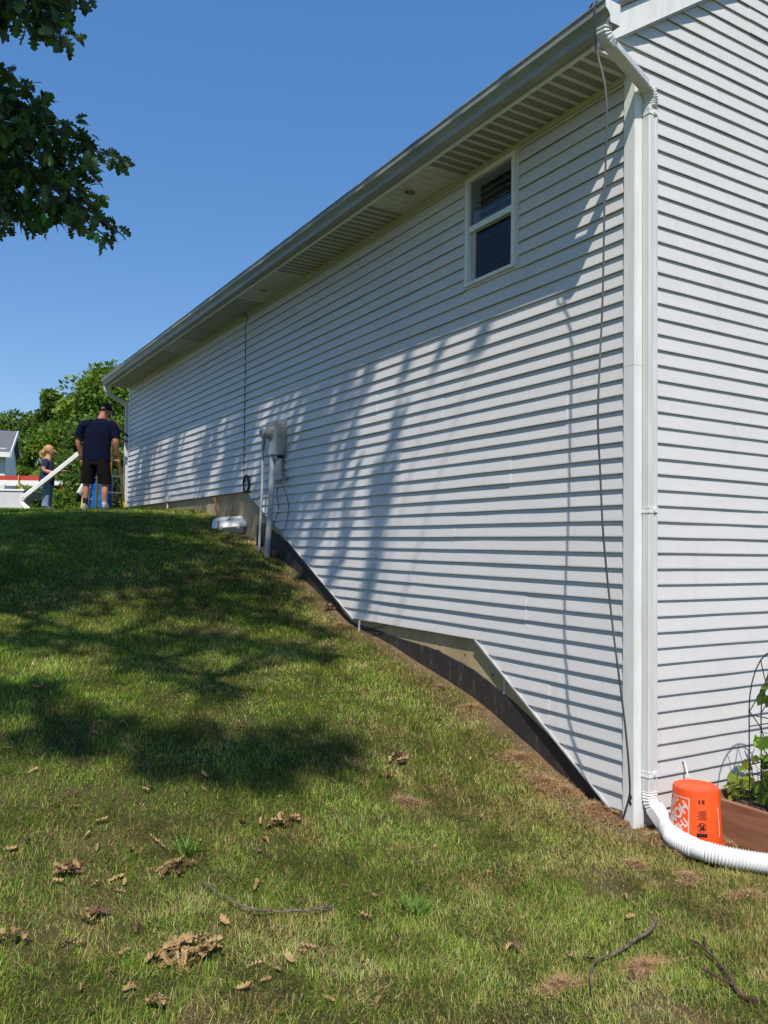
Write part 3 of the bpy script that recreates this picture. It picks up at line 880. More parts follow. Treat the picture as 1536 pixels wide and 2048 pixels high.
# black sump hose end leaning on the concrete beside the conduit
p = hx(520, 1062, -.03)
bh = MB().loft([(-.045, p[1] - .02, float(gh(-.04, p[1])) - .03, .035, .05), (-.045, p[1] - .02, p[2] - .05, .035, .05), (-.045, p[1] - .0, p[2] + .03, .03, .045), (-.042, p[1] + .01, p[2] + .08, .012, .02)], 14).build('black_cable_boot', 'black', None, True)
tag(bh, 'black rounded cable boot against the concrete beside the slim conduit', 'cable boot')
sq = hx(521, 1006, -.02)
tag(MB().box(-.03, -.016, sq[1] - .05, sq[1] + .05, sq[2] - .05, sq[2] + .05, .004).build('wall_tag', 'white'), 'small white square plate at the siding edge left of the conduits', 'plate')

# white lidded box on the lawn with its cord
bx = ground_hit(461, 1060)
cb = empty('cord_box', (bx[0], bx[1], float(gh(bx[0], bx[1]))), math.radians(-8))
tag(cb, 'white plastic lidded box lying on the lawn beside the foundation', 'box')
def lp(mb, name, mat, root, smooth=False):
    return mb.build(name, mat, root, smooth)
cb.rotation_euler = (math.radians(20), math.radians(-5), math.radians(-24))
def rr(w, d, c, n=3):
    out = []
    for sx, sy, a0 in ((1, 1, 0), (-1, 1, 90), (-1, -1, 180), (1, -1, 270)):
        for i in range(n + 1):
            a = math.radians(a0 + 90 * i / n); out.append((sx * (w / 2 - c) + c * math.cos(a), sy * (d / 2 - c) + c * math.sin(a)))
    return out
def rloft(levels):
    mb = MB(); v = []; f = []
    n = None
    for (w, d, c, z) in levels:
        r = rr(w, d, c); n = len(r); v += [(a, b, z) for a, b in r]
    for i in range(len(levels) - 1):
        for j in range(n): f.append((i * n + j, i * n + (j + 1) % n, (i + 1) * n + (j + 1) % n, (i + 1) * n + j))
    f += [tuple(range(n - 1, -1, -1)), tuple((len(levels) - 1) * n + j for j in range(n))]
    return mb.add(v, f)
lp(rloft([(.36, .25, .03, -.03), (.40, .29, .035, .085)]), 'base', 'trailer', cb, True)
lp(rloft([(.46, .34, .04, .086), (.465, .345, .04, .100), (.43, .31, .04, .125), (.36, .24, .04, .150), (.34, .22, .04, .151)]), 'lid', 'tube', cb, True)
for s in (-1, 1):
    lp(MB().box(.12 * s - .025, .12 * s + .025, -.185, -.172, .07, .105, .003), 'latch', 'tube', cb)
lp(MB().tube(smooth_path([(.02, .13, .155), (.0, .02, .158), (-.06, -.10, .145), (-.11, -.18, .10)], 5), .004, 6), 'strap', 'black', cb)
bz = float(gh(bx[0], bx[1]))
cable('yellow_cord_loop', [tuple(at(458, 1040, 11.25)), tuple(at(456, 1028, 11.3)), tuple(at(462, 1018, 11.32)), tuple(at(468, 1017, 11.32)), tuple(at(466, 1026, 11.3)), tuple(at(461, 1038, 11.25))], .008, 'yellowcord', 'loop of yellow cord rising from the white lidded box', 'cord')
e0 = hx(428, 996, -.02)
cable('orange_cord', [(-.02, e0[1], e0[2]), tuple(hx(433, 1010, -.06)), tuple(hx(437, 1025, -.14)), tuple(hx(438, 1040, -.25)), tuple(hx(436, 1052, -.4)), tuple(ground_hit(434, 1064) + np.array((0, 0, .005)))], .008, 'orangecord', 'orange cord dropping from the siding edge to the white lidded box', 'cord')
og = [ground_hit(u, v) + np.array((0, 0, .035)) for u, v in ((486, 1048), (492, 1056), (500, 1068), (512, 1078), (524, 1086))]
cable('orange_cord', og, .009, 'orangecord', 'orange cord lying along the concrete from the box towards the conduits', 'cord')

# ================================================================== AT THE NEAR CORNER
# corrugated drain pipe
tp = [(DX + .022, DY - .055, .195), (DX + .035, DY - .10, .155)]
px_pts = [(1345, 1672), (1385, 1694), (1430, 1708), (1480, 1719), (1536, 1728), (1600, 1735), (1680, 1740)]
path = [np.array(tp[1])]
for (u, v) in px_pts:
    q = hz(u, v, .13)
    for _ in range(6): q = hz(u, v, float(gh(q[0], q[1])) + .062)
    path.append(q)
dr = empty('drain_pipe', tuple(path[1])); tag(dr, 'white corrugated drain pipe curving along the lawn from the downspout', 'drain pipe')
D_ = under(dr)
P = smooth_path(path, 12); L = [0]
for a, b in zip(P[:-1], P[1:]): L.append(L[-1] + float(np.linalg.norm(b - a)))
per = .0165; n = int(L[-1] / (per / 4)); Q = []; R = []
for i in range(n + 1):
    s = L[-1] * i / n; k = min(max(int(np.searchsorted(L, s)) - 1, 0), len(P) - 2); t = (s - L[k]) / (L[k + 1] - L[k] + 1e-9)
    Q.append(P[k] * (1 - t) + P[k + 1] * t)
    amp = .0045 * min(1, max(0, (s - .12) / .05)) * (0 if .345 < s < .40 else 1)
    R.append(.0545 + amp * math.cos(2 * math.pi * s / per))
D_(MB().tube(Q, R, 20), 'corrugated_tube', 'tube', True)
a0 = np.array((DX + .012, DY - .03, .245)); d0 = np.array(path[0]) - a0; d0 /= np.linalg.norm(d0)
D_(MB().tube([a0 - d0 * .012, a0 + d0 * .06, a0 + d0 * .11, np.array(P[6])], [1.15, 1.15, 1.1, 1.1], prof=rprof(.092, .088, .02), up=(1, 0, 0)), 'adapter', 'tube', True)

# upside-down bucket
BX = np.array((.205, -.30)); BZ = float(gh(BX[0], BX[1])) - .012
bk = empty('bucket', (BX[0], BX[1], BZ)); tag(bk, 'orange plastic bucket standing upside down beside the downspout', 'bucket')
def brad(z): return .1555 - (.1555 - .1325) * z / .368
rings = [(0, 0, 0, .155, .155), (0, 0, .004, .1565, .1565), (0, 0, .03, brad(.03), brad(.03)), (0, 0, .355, brad(.355), brad(.355)), (0, 0, .3655, .1295, .1295), (0, 0, .368, .125, .125), (0, 0, .3655, .121, .121), (0, 0, .3652, .02, .02)]
lp(MB().loft(rings, 48), 'body', 'bucket', bk, True)
for z in (.012, .03, .046):
    lp(MB().tube([(brad(z) * 1.008 * math.cos(a), brad(z) * 1.008 * math.sin(a), z) for a in [2 * math.pi * i / 48 for i in range(49)]], .0035, 6, cap=False), 'rim_band', 'bucket', bk, True)
CAMA = math.atan2(CAM[1] - BX[1], CAM[0] - BX[0])
def on_bucket(a, z, off=.0012):
    r = brad(z) + off; return (r * math.cos(a), r * math.sin(a), z)
def bucket_rect(mb, s0, s1, z0, z1, off=.0012):
    n = max(1, int((s1 - s0) / .012)); v = []; f = []
    for i in range(n + 1):
        a = CAMA + (s0 + (s1 - s0) * i / n) / .145
        v += [on_bucket(a, z0, off), on_bucket(a, z1, off)]
    for i in range(n): f.append((2 * i, 2 * i + 2, 2 * i + 3, 2 * i + 1))
    return mb.add(v, f)
def text_mesh(body, size=1.0, bold=.0, font_shear=0.0):
    cu = bpy.data.curves.new('lettering', 'FONT'); cu.body = body; cu.size = size; cu.align_x = 'CENTER'; cu.align_y = 'CENTER'; cu.offset = bold; cu.resolution_u = 4
    ob = bpy.data.objects.new('lettering_tmp', cu); col.objects.link(ob)
    dg = bpy.context.evaluated_depsgraph_get(); me = bpy.data.meshes.new_from_object(ob.evaluated_get(dg))
    bpy.data.objects.remove(ob); bpy.data.curves.remove(cu)
    bm = bmesh.new(); bm.from_mesh(me)
    bmesh.ops.triangulate(bm, faces=bm.faces); bmesh.ops.subdivide_edges(bm, edges=[e for e in bm.edges if e.calc_length() > .25], cuts=2)
    bm.verts.index_update()
    v = [tuple(w.co) for w in bm.verts]; f = [[w.index for w in q.verts] for q in bm.faces]; bm.free(); bpy.data.meshes.remove(me)
    return v, f
# square emblem, turned over with the bucket, on the left flank
LS, LZ, SQ = -.140, .218, .205       # centre along the circumference (to the left), height, side
mb = MB()
h = SQ / 2; b = .006
for r in ((LS - h, LS + h, LZ - h, LZ - h + b), (LS - h, LS + h, LZ + h - b, LZ + h), (LS - h, LS - h + b, LZ - h + b, LZ + h - b), (LS + h - b, LS + h, LZ - h + b, LZ + h - b)):
    bucket_rect(mb, *r)
lp(mb, 'emblem_border', 'printwhite', bk)
mb = MB()
for txt, off, sz in (('THE', .080, .062), ('HOME', .012, .082), ('DEPOT', -.058, .052)):
    v, f = text_mesh(txt, 1.0, .05)
    w = []
    for (x, y, z) in v:
        x2 = x * sz * .92; y2 = y * sz + off
        if txt == 'THE': x2 -= .0
        ca, sa = math.cos(math.radians(45)), math.sin(math.radians(45))
        X = x2 * ca - y2 * sa; Y = x2 * sa + y2 * ca
        X, Y = -X, -Y                                   # the bucket stands on its head
        X = max(-h + .008, min(h - .008, X)); Y = max(-h + .008, min(h - .008, Y))
        w.append(on_bucket(CAMA + (LS + X) / .145, LZ + Y, .0014))
    mb.add(w, f)
lp(mb, 'emblem_lettering', 'printwhite', bk)
# black care print, right of centre
mb = MB(); c = .034; ZO = .055
bucket_rect(mb, c - .030, c + .030, .052 + ZO, .074 + ZO)
for i in range(9): bucket_rect(mb, c - .028 + .008 * (i % 3), c + .028, .150 + ZO + .0062 * i, .1525 + ZO + .0062 * i)
for i in range(4): bucket_rect(mb, c + .0 , c + .018, .240 + ZO + .0065 * i, .2445 + ZO + .0065 * i)
bucket_rect(mb, c - .018, c - .009, .240 + ZO, .263 + ZO)
for i in range(22):
    a = 2 * math.pi * i / 22; a2 = 2 * math.pi * (i + 1) / 22
    q = []
    for (aa, rr_) in ((a, .027), (a2, .027), (a2, .0235), (a, .0235)):
        q.append(on_bucket(CAMA + (c + rr_ * math.cos(aa)) / .145, .108 + ZO + rr_ * math.sin(aa)))
    mb.add(q, [(0, 1, 2, 3)])
for (s0, s1, z0, z1) in ((-.010, .008, .092, .106), (-.003, .011, .104, .116), (-.014, -.006, .110, .120), (.004, .010, .116, .126), (-.008, -.002, .118, .128), (.008, .015, .096, .102)):
    bucket_rect(mb, c + 1.3 * s0, c + 1.3 * s1, z0 + ZO, z1 + ZO, .0016)
lp(mb, 'care_print', 'printblack', bk)
mb = MB(); bucket_rect(mb, .150, .157, .10, .27); lp(mb, 'edge_print', 'printwhite', bk)

# white hose hook above the bucket
hk = cable('wall_vent_hose', [tuple(hy(1376, 1556, -.10)), tuple(hy(1374, 1542, -.055)), tuple(hy(1370, 1526, -.03)), tuple(hy(1366, 1521, -.02)), tuple(hy(1366, 1529, -.006))], .0055, 'tube',
           'short white hose stub sticking out of the siding above the bucket', 'hose', n=10)

# raised garden bed
bed = empty('garden_bed', (.49, -.3, float(gh(.5, -.5)))); tag(bed, 'reddish wooden raised garden bed against the gable wall', 'garden bed')
B_ = under(bed)
BT = .300
B_(MB().box(.470, .508, -2.0, -.262, float(gh(.5, -1)) - .12, BT, .004), 'side_board', 'wood')
B_(MB().box(.5085, 2.4, -.240, -.205, .03, BT + .035, .004), 'back_board', 'wood2')
B_(MB().box(2.4, 2.438, -2.0, -.205, -.1, BT, .004), 'side_board', 'wood')
B_(MB().box(.5085, 2.399, -2.0, -1.962, -.1, BT, .004), 'front_board', 'wood')
B_(MB().box(.5085, .56, -.2615, -.2405, .02, BT - .01, .003), 'corner_block', 'wood2')
sx = np.linspace(.509, 2.399, 30); sy = np.linspace(-1.961, -.2405, 26)
XX, YY = np.meshgrid(sx, sy, indexing='ij'); ZZ = .235 + .05 * vnoise(XX, YY, .12, 21) + .02 * vnoise(XX, YY, .05, 22)
idx = np.arange(XX.size).reshape(XX.shape)
so = link_mesh('soil', np_mesh('soil', np.stack([XX, YY, ZZ], -1).reshape(-1, 3), np.stack([idx[:-1, :-1], idx[1:, :-1], idx[1:, 1:], idx[:-1, 1:]], -1).reshape(-1, 4)), 'soil')
so.parent = bed; so.matrix_parent_inverse = bed.matrix_basis.inverted()

# wire trellis: two crossed-arch panels
tr = empty('trellis', (.54, -.44, .27)); tag(tr, 'black wire garden trellis with pointed arches standing in the bed', 'trellis')
T_ = under(tr)
def arch(x0, x1, y0, y1, top, base=.20, r=.0042):
    zs = top - (abs(x1 - x0) + abs(y1 - y0)) * .75
    pts = [(x0, y0, base), (x0, y0, zs)]
    for i in range(1, 12):
        t = i / 12; pts.append((x0 + (x1 - x0) * (1 - math.cos(math.pi * t)) / 2, y0 + (y1 - y0) * (1 - math.cos(math.pi * t)) / 2, zs + (top - zs) * math.sin(math.pi * t)))
    pts += [(x1, y1, zs), (x1, y1, base)]
    T_(MB().tube(pts, r, 6), 'arch_wire', 'blackmetal', True)
tx, ty = .515, -.445
arch(tx, tx + .46, ty, ty, 1.22); arch(tx + .115, tx + .345, ty - .002, ty - .002, 1.02)
arch(tx + .01, tx + .47, ty - .30, ty - .30, 1.22)
arch(tx + .03, tx + .08, ty - .06, ty - .13, .62)
for z in (.36, .55, .78): T_(MB().tube([(tx, ty - .004, z), (tx + .46, ty - .004, z)], .0035, 6), 'cross_wire', 'blackmetal')
for x in (.0, .46):
    for z in (.5, .85): T_(MB().tube([(tx + x, ty, z), (tx + x + .01, ty - .30, z)], .0035, 6), 'cross_wire', 'blackmetal')
for (xa, za, xb, zb_) in ((.0, .87, .23, 1.22), (.46, .87, .23, 1.22), (.0, .87, .15, .60), (.115, .85, .345, 1.17), (.345, .85, .115, 1.17)):
    m_ = ((xa + xb) / 2 + (.05 if xa < xb else -.05), (za + zb_) / 2)
    T_(MB().tube(smooth_path([(tx + xa, ty - .003, za), (tx + m_[0], ty - .003, m_[1]), (tx + xb, ty - .003, zb_)], 6), .0034, 6), 'lattice_wire', 'blackmetal', True)

# climbing plants
def plant(name, stems, leaves, size, base, label, seedv, cat='plant', group=None):
    rs = np.random.default_rng(seedv)
    root = empty(name, tuple(stems[0][0])); tag(root, label, cat, group)
    mb = MB(); pos = []; dirs = []
    for st in stems:
        pts = smooth_path(st, 6); mb.tube(pts, [.0045 * (1 - .6 * i / len(pts)) for i in range(len(pts))], 5)
        for _ in range(leaves):
            i = rs.integers(len(pts) // 5, len(pts)); d = rs.normal(size=3); d[2] -= .3; d /= np.linalg.norm(d)
            pos.append(pts[i] + d * .02); dirs.append(d)
    o = mb.build('stem', 'vinestem'); o.parent = root; o.matrix_parent_inverse = root.matrix_basis.inverted()
    n = len(pos); pos = np.array(pos); dirs = np.array(dirs)
    heart = (np.array([(0, 0, 0), (-.12, .22, .03), (.15, .46, .05), (.5, .42, .02), (.78, .2, -.03), (1, 0, -.14), (.78, -.2, -.03), (.5, -.42, .02), (.15, -.46, .05), (-.12, -.22, .03), (.4, 0, -.04)]),
             np.array([(0, 10, 2, 1), (10, 4, 3, 2), (10, 5, 5, 4), (0, 9, 8, 10), (10, 8, 7, 6), (10, 6, 5, 5)]))
    f = np.array([(10, 0, 1), (10, 1, 2), (10, 2, 3), (10, 3, 4), (10, 4, 5), (10, 5, 6), (10, 6, 7), (10, 7, 8), (10, 8, 9), (10, 9, 0)])
    V, F, T = leaf_cloud(pos, dirs, size * (.55 + .7 * rs.random(n)), (heart[0], f), tints(n, base, .25, .12))
    o = link_mesh('leaf', np_mesh('leaf', V, F, T), 'vine'); o.name = 'foliage'; o.parent = root; o.matrix_parent_inverse = root.matrix_basis.inverted()
    return root
M['vinestem'] = surf('vine_stem', (.16, .22, .05), (.12, .16, .04), .6)
plant('vine_plant', [[(.70, -.50, .26), (.68, -.46, .5), (.72, -.46, .75), (.70, -.45, 1.0), (.74, -.46, 1.12)], [(.74, -.52, .26), (.80, -.5, .55), (.78, -.48, .85), (.84, -.47, 1.1)], [(.70, -.5, .26), (.62, -.47, .42), (.66, -.46, .62)],
                         [(.8, -.55, .26), (.92, -.5, .6), (.9, -.47, .95)]], 26, .085, (.13, .24, .03), 'leafy green vine climbing up inside the black trellis', 5)
plant('vine_plant', [[(.60, -.30, .28), (.58, -.29, .36), (.61, -.30, .45), (.60, -.29, .50)], [(.60, -.30, .28), (.56, -.30, .34), (.55, -.31, .39)], [(.6, -.3, .28), (.65, -.3, .36), (.67, -.3, .41)]], 12, .055, (.26, .34, .06), 'small yellowish seedling at the back corner of the bed', 6)
plant('vine_plant', [[(.70, -.33, .27), (.72, -.33, .40), (.69, -.33, .52), (.72, -.34, .60)], [(.74, -.36, .27), (.78, -.36, .38), (.80, -.36, .46)]], 12, .055, (.30, .36, .05), 'yellow-green plant between the trellis and the back board of the bed', 8)

# ================================================================== PEOPLE AND THEIR GEAR
def skin_mesh(name, verts, edges, radii, sub=2, root=0):
    me = bpy.data.meshes.new(name); me.from_pydata([tuple(v) for v in verts], edges, [])
    ob = bpy.data.objects.new(name + '_tmp', me); col.objects.link(ob)
    ob.modifiers.new('skin', 'SKIN')
    for i, r in enumerate(radii):
        d = me.skin_vertices[0].data[i]; d.radius = (r, r) if not hasattr(r, '__len__') else r
        d.use_root = (i == root)
    m = ob.modifiers.new('sub', 'SUBSURF'); m.levels = sub; m.render_levels = sub
    dg = bpy.context.evaluated_depsgraph_get()
    out = bpy.data.meshes.new_from_object(ob.evaluated_get(dg))
    bpy.data.objects.remove(ob); bpy.data.meshes.remove(me)
    out.polygons.foreach_set('use_smooth', [True] * len(out.polygons))
    return out
def add_to(me, mb):
    bm = bmesh.new(); bm.from_mesh(me)
    vs = [bm.verts.new(v) for v in mb.v]
    for f in mb.f:
        try: bm.faces.new([vs[i] for i in f]).smooth = True
        except ValueError: pass
    bmesh.ops.recalc_face_normals(bm, faces=bm.faces); bm.to_mesh(me); bm.free()
def hand(mb, wrist, direction, side, s=1.0):
    """palm and five fingers from the wrist"""
    w = np.array(wrist, float); d = np.array(direction, float); d /= np.linalg.norm(d)
    o = np.cross(d, np.array((side, .2, .1))); o /= np.linalg.norm(o); q = np.cross(o, d)
    mb.tube([w, w + d * .045 * s, w + d * .085 * s], [.026 * s, .036 * s, .034 * s], 10, prof=[(math.cos(a) * 1.05, math.sin(a) * .5) for a in [2 * math.pi * i / 10 for i in range(10)]], up=tuple(o))
    for i, L in enumerate((.062, .072, .068, .052)):
        b = w + d * .08 * s + q * (i - 1.5) * .019 * s
        mb.tube([b, b + d * L * .5 * s + o * .006 * s, b + d * L * .85 * s + o * .022 * s], [.0095 * s, .0085 * s, .006 * s], 7)
    b = w + d * .03 * s - q * .03 * s
    mb.tube([b, b - q * .02 * s + d * .03 * s, b - q * .022 * s + d * .062 * s + o * .01 * s], [.012 * s, .0105 * s, .007 * s], 7)

mp = at(190, 1020, 14.0)
man = empty('person', (mp[0], mp[1], float(gh(mp[0], mp[1]))), -YAW)
tag(man, 'person seen from behind in navy T-shirt, black shorts and black cap', 'person')
V = [(0, 0, .95), (.0, .0, 1.12), (.015, .01, 1.32), (.035, .02, 1.46), (.055, .035, 1.55), (.085, .07, 1.63), (.10, .095, 1.70), (.105, .10, 1.76),
     (-.11, 0, .90), (-.155, .02, .49), (-.165, -.02, .30), (-.168, -.01, .085), (-.185, .10, .04),
     (.11, 0, .90), (.155, .02, .49), (.162, -.02, .30), (.163, -.01, .085), (.185, .10, .04),
     (-.205, .0, 1.46), (-.285, .0, 1.36), (-.325, -.01, 1.13), (-.275, .10, .88),
     (.225, .02, 1.46), (.295, .02, 1.37), (.32, -.02, 1.16), (.315, .10, .90)]
Eg = [(0, 1), (1, 2), (2, 3), (3, 4), (4, 5), (5, 6), (6, 7), (0, 8), (8, 9), (9, 10), (10, 11), (11, 12), (0, 13), (13, 14), (14, 15), (15, 16), (16, 17), (3, 18), (18, 19), (19, 20), (20, 21), (3, 22), (22, 23), (23, 24), (24, 25)]
Rd = [.11, .105, .105, .075, .058, .082, .090, .06, .095, .062, .058, .038, .03, .095, .062, .058, .038, .03, .05, .052, .046, .032, .05, .052, .046, .032]
me = skin_mesh('body', V, Eg, Rd)
mb = MB()
hand(mb, (-.275, .10, .88), (.12, .35, -1), 1); hand(mb, (.315, .10, .90), (-.12, .3, -1), -1)
mb.ball((.015, .10, 1.69), .012, .018, .03); mb.ball((.19, .09, 1.69), .012, .018, .03)           # ears
mb.tube([(.115, .19, 1.70), (.118, .215, 1.67), (.115, .19, 1.655)], [.012, .016, .01], 7)         # nose
add_to(me, mb); link_mesh('body', me, 'skinred', man)
def limb_tube(mb, pts, r, n=12): return mb.tube(smooth_path(pts, 5), [float(np.interp(i, np.linspace(0, 5 * (len(pts) - 1), len(pts)), r)) for i in range(5 * (len(pts) - 1) + 1)], n)
mb = MB().loft([(0, .0, .83, .240, .165), (0, .0, .90, .238, .165), (0, .0, 1.05, .232, .160), (.01, .01, 1.25, .240, .155), (.018, .012, 1.38, .246, .145), (.028, .015, 1.46, .225, .125), (.04, .022, 1.52, .150, .10), (.052, .032, 1.560, .085, .080)], 22)
limb_tube(mb, [(-.10, .0, 1.445), (-.215, .0, 1.435), (-.285, .0, 1.33), (-.312, -.005, 1.225)], [.105, .094, .080, .078])
limb_tube(mb, [(.13, .02, 1.445), (.245, .02, 1.435), (.296, .015, 1.34), (.315, .0, 1.235)], [.105, .094, .080, .078])
lp(mb, 'shirt', 'navy', man, True)
mb = MB().loft([(0, 0, .90, .220, .150), (0, 0, .83, .226, .158), (0, 0, .76, .225, .155)], 20)
for s in (-1, 1):
    mb.loft([(s * .10, 0, .86, .120, .150), (s * .112, 0, .75, .126, .145), (s * .135, .01, .60, .118, .126), (s * .152, .015, .45, .112, .114), (s * .152, .015, .442, .10, .10)], 16)
lp(mb, 'shorts', 'blackcloth', man, True)
for s in (-1, 1):
    mb = MB().loft([(s * .172, .04, .0, .050, .13), (s * .172, .04, .022, .054, .138), (s * .172, .035, .055, .050, .125), (s * .170, .005, .085, .045, .075), (s * .169, -.01, .105, .043, .052)], 16)
    sh = lp(mb, 'shoe', 'shoe', man, True)
    MB().loft([(s * .172, .04, -.004, .056, .142), (s * .172, .04, .014, .057, .143)], 16).build('sole', 'white', sh)
mb = MB().loft([(-.167, -.012, .09, .044, .050), (-.166, -.015, .19, .046, .050)], 12); lp(mb, 'sock', 'black', man, True)
mb = MB().loft([(.163, -.012, .09, .043, .048), (.163, -.013, .13, .044, .048)], 12); lp(mb, 'sock', 'trailer', man, True)
# cap, worn with the strap opening to the back
cap = lp(MB().loft([(.10, .095, 1.735, .104, .118), (.10, .095, 1.765, .106, .120), (.10, .095, 1.80, .096, .108), (.10, .095, 1.83, .066, .076), (.10, .095, 1.842, .02, .02)], 20), 'cap', 'blackcloth', man, True)
MB().prism([(.03, .20), (.17, .20), (.155, .28), (.10, .305), (.045, .28)], 2, 1.738, 1.748).build('cap_peak', 'blackcloth', cap)
MB().loft([(.10, -.012, 1.736, .045, .014), (.10, -.012, 1.765, .030, .012), (.10, -.010, 1.772, .01, .01)], 12).build('cap_opening', 'skinred', cap)

kp = at(92, 1022, 14.15)
kid = empty('person', (kp[0], kp[1], float(gh(kp[0], kp[1]))), -YAW - math.pi / 2 + math.radians(8))
tag(kid, 'small fair-haired person in navy T-shirt and blue jeans steadying the white downspout', 'person')
# local frame: +y is the way the figure faces (camera right), +x towards the camera
V = [(0, 0, .56), (0, .0, .68), (0, .0, .80), (0, .005, .86), (0, .015, .92), (0, .03, .985), (0, .035, 1.03), (0, .03, 1.07),
     (-.06, 0, .53), (-.065, .02, .29), (-.065, .0, .07), (-.065, .08, .03), (.06, 0, .53), (.07, .01, .29), (.07, -.01, .07), (.07, .07, .03),
     (-.11, .0, .85), (-.15, .06, .68), (-.08, .22, .68), (.11, .0, .85), (.15, -.03, .67), (.12, .15, .63)]
Eg = [(0, 1), (1, 2), (2, 3), (3, 4), (4, 5), (5, 6), (6, 7), (0, 8), (8, 9), (9, 10), (10, 11), (0, 12), (12, 13), (13, 14), (14, 15), (3, 16), (16, 17), (17, 18), (3, 19), (19, 20), (20, 21)]
Rd = [.09, .09, .09, .07, .042, .072, .082, .05, .065, .05, .032, .026, .065, .05, .032, .026, .045, .034, .024, .045, .036, .025]
me = skin_mesh('body', V, Eg, Rd)
mb = MB(); hand(mb, (-.08, .22, .68), (.3, 1, .15), 1, .72); hand(mb, (.12, .15, .63), (-.1, 1, .1), -1, .72)
mb.tube([(0, .10, 1.04), (0, .128, 1.02), (0, .105, 1.005)], [.008, .013, .008], 7); mb.ball((.078, .03, 1.02), .01, .016, .022); mb.ball((-.078, .03, 1.02), .01, .016, .022)
mb.tube([(.02, .098, .985), (-.02, .098, .985)], .007, 6)
add_to(me, mb); link_mesh('body', me, 'skin', kid)
mb = MB().loft([(0, -.005, .43, .115, .125), (0, -.005, .50, .117, .130), (0, 0, .65, .112, .112), (0, 0, .78, .120, .105), (0, .003, .85, .11, .09), (0, .01, .895, .055, .06)], 18)
for s in (-1, 1): limb_tube(mb, [(s * .08, 0, .84), (s * .115, .0, .825), (s * .138, (.03 if s < 0 else -.01), .74)], [.055, .055, .052], 10)
lp(mb, 'shirt', 'navy2', kid, True)
mb = MB().loft([(0, -.005, .56, .105, .105), (0, -.005, .47, .112, .115)], 16)
for s, dy in ((-1, .01), (1, 0)):
    mb.loft([(s * .055, 0, .52, .066, .095), (s * .062, .01 + dy, .30, .058, .068), (s * .066, dy, .10, .052, .060), (s * .066, dy, .055, .053, .064)], 14)
lp(mb, 'jeans', 'denim', kid, True)
for s in (-1, 1):
    lp(MB().loft([(s * .067, .035, -.004, .038, .095), (s * .067, .035, .03, .038, .095), (s * .067, .01, .06, .034, .06)], 14), 'shoe', 'shoedark', kid, True)
mb = MB().ball((0, .012, 1.045), .088, .088, .085, 16, 10).ball((0, -.06, 1.00), .06, .045, .065).tube(smooth_path([(0, -.085, 1.01), (0, -.115, .98), (0, -.11, .92), (0, -.095, .88)], 4), [.028] * 6 + [.024] * 4 + [.01] * 3, 8)
lp(mb, 'hair', 'hair', kid, True)

# white downspout being carried
dd = 13.86
carried = empty('downspout_length', tuple(at(45, 1000, dd))); tag(carried, 'white downspout length held slanting between the two people', 'downspout')
C_ = under(carried)
q0, q1 = at(48, 994, dd), at(172, 896, dd + .34)
C_(MB().tube([q0, q1], 1, prof=rprof(.098, .075, .01), up=(0, 0, 1)), 'pipe', 'tube')
C_(MB().tube(smooth_path([q0 + (q1 - q0) * .02, q0, at(43, 1002, dd), at(46, 1009, dd), at(58, 1019.5, dd)], 5), 1, prof=rprof(.10, .08, .012), up=(0, 0, 1)), 'elbow', 'tube')

# yellow stepladder behind the people
lo_ = at(221, 1009, 14.6)
lad = empty('stepladder', (lo_[0], lo_[1], float(gh(lo_[0], lo_[1]))), -YAW + math.radians(35)); tag(lad, 'yellow fibreglass stepladder with metal steps near the far corner', 'ladder')
Hh = 1.58
def rail(a, b, w=.062, t=.03, mat='ladder', name='rail'): return lp(MB().tube([a, b], 1, prof=[(-w / 2, -t / 2), (w / 2, -t / 2), (w / 2, t / 2), (-w / 2, t / 2)], up=(1, 0, 0)), name, mat, lad)
fl, fr = (-.245, 0, 0), (.255, 0, 0); tl, tr_ = (-.13, .30, Hh), (.13, .30, Hh)
bl, br = (-.49, .62, 0), (-.02, .70, 0)
rail(fl, tl); rail(fr, tr_); rail((-.24, .95, 0), (-.12, .36, Hh - .05), .05); rail((.24, .95, 0), (.12, .36, Hh - .05), .05)
for i in range(1, 6):
    t = i * .30 / Hh
    x = .245 + (.13 - .245) * t; y = .30 * t; z = .30 * i
    lp(MB().box(-x + .015, x - .015, y - .04, y + .04, z - .012, z + .012, .003), 'step', 'alu', lad)
    y2 = .95 + (.36 - .95) * t; x2 = .24 - .12 * t
    lp(MB().tube([(-x2, y2, z), (x2, y2, z)], .010, 8), 'rear_rung', 'alu', lad)
lp(MB().box(-.17, .17, .22, .42, Hh - .01, Hh + .05, .01), 'top_cap', 'ladder', lad)
lp(MB().box(-.255, -.235, -.035, .035, -.02, .03), 'foot', 'black', lad); lp(MB().box(.245, .265, -.035, .035, -.02, .03), 'foot', 'black', lad)
# second, shorter white ladder half hidden behind the legs
l2 = at(178, 1010, 15.2)
lad2 = empty('step_stool', (l2[0], l2[1], float(gh(l2[0], l2[1]))), -YAW); tag(lad2, 'low pale yellow and white step stool behind the black shorts', 'step stool')
for x in (-.14, .14):
    lp(MB().tube([(x, 0, -.02), (x * .85, .12, .62)], 1, prof=rprof(.05, .03, .004), up=(1, 0, 0)), 'rail', 'strap', lad2)
    lp(MB().tube([(x, .36, -.02), (x * .85, .14, .62)], 1, prof=rprof(.04, .025, .004), up=(1, 0, 0)), 'rail', 'tube', lad2)
for z in (.2, .42): lp(MB().box(-.13, .13, z * .2 - .04, z * .2 + .05, z - .012, z + .012), 'step', 'alu', lad2)
lp(MB().box(-.14, .14, .06, .20, .62, .65, .006), 'top_step', 'tube', lad2)
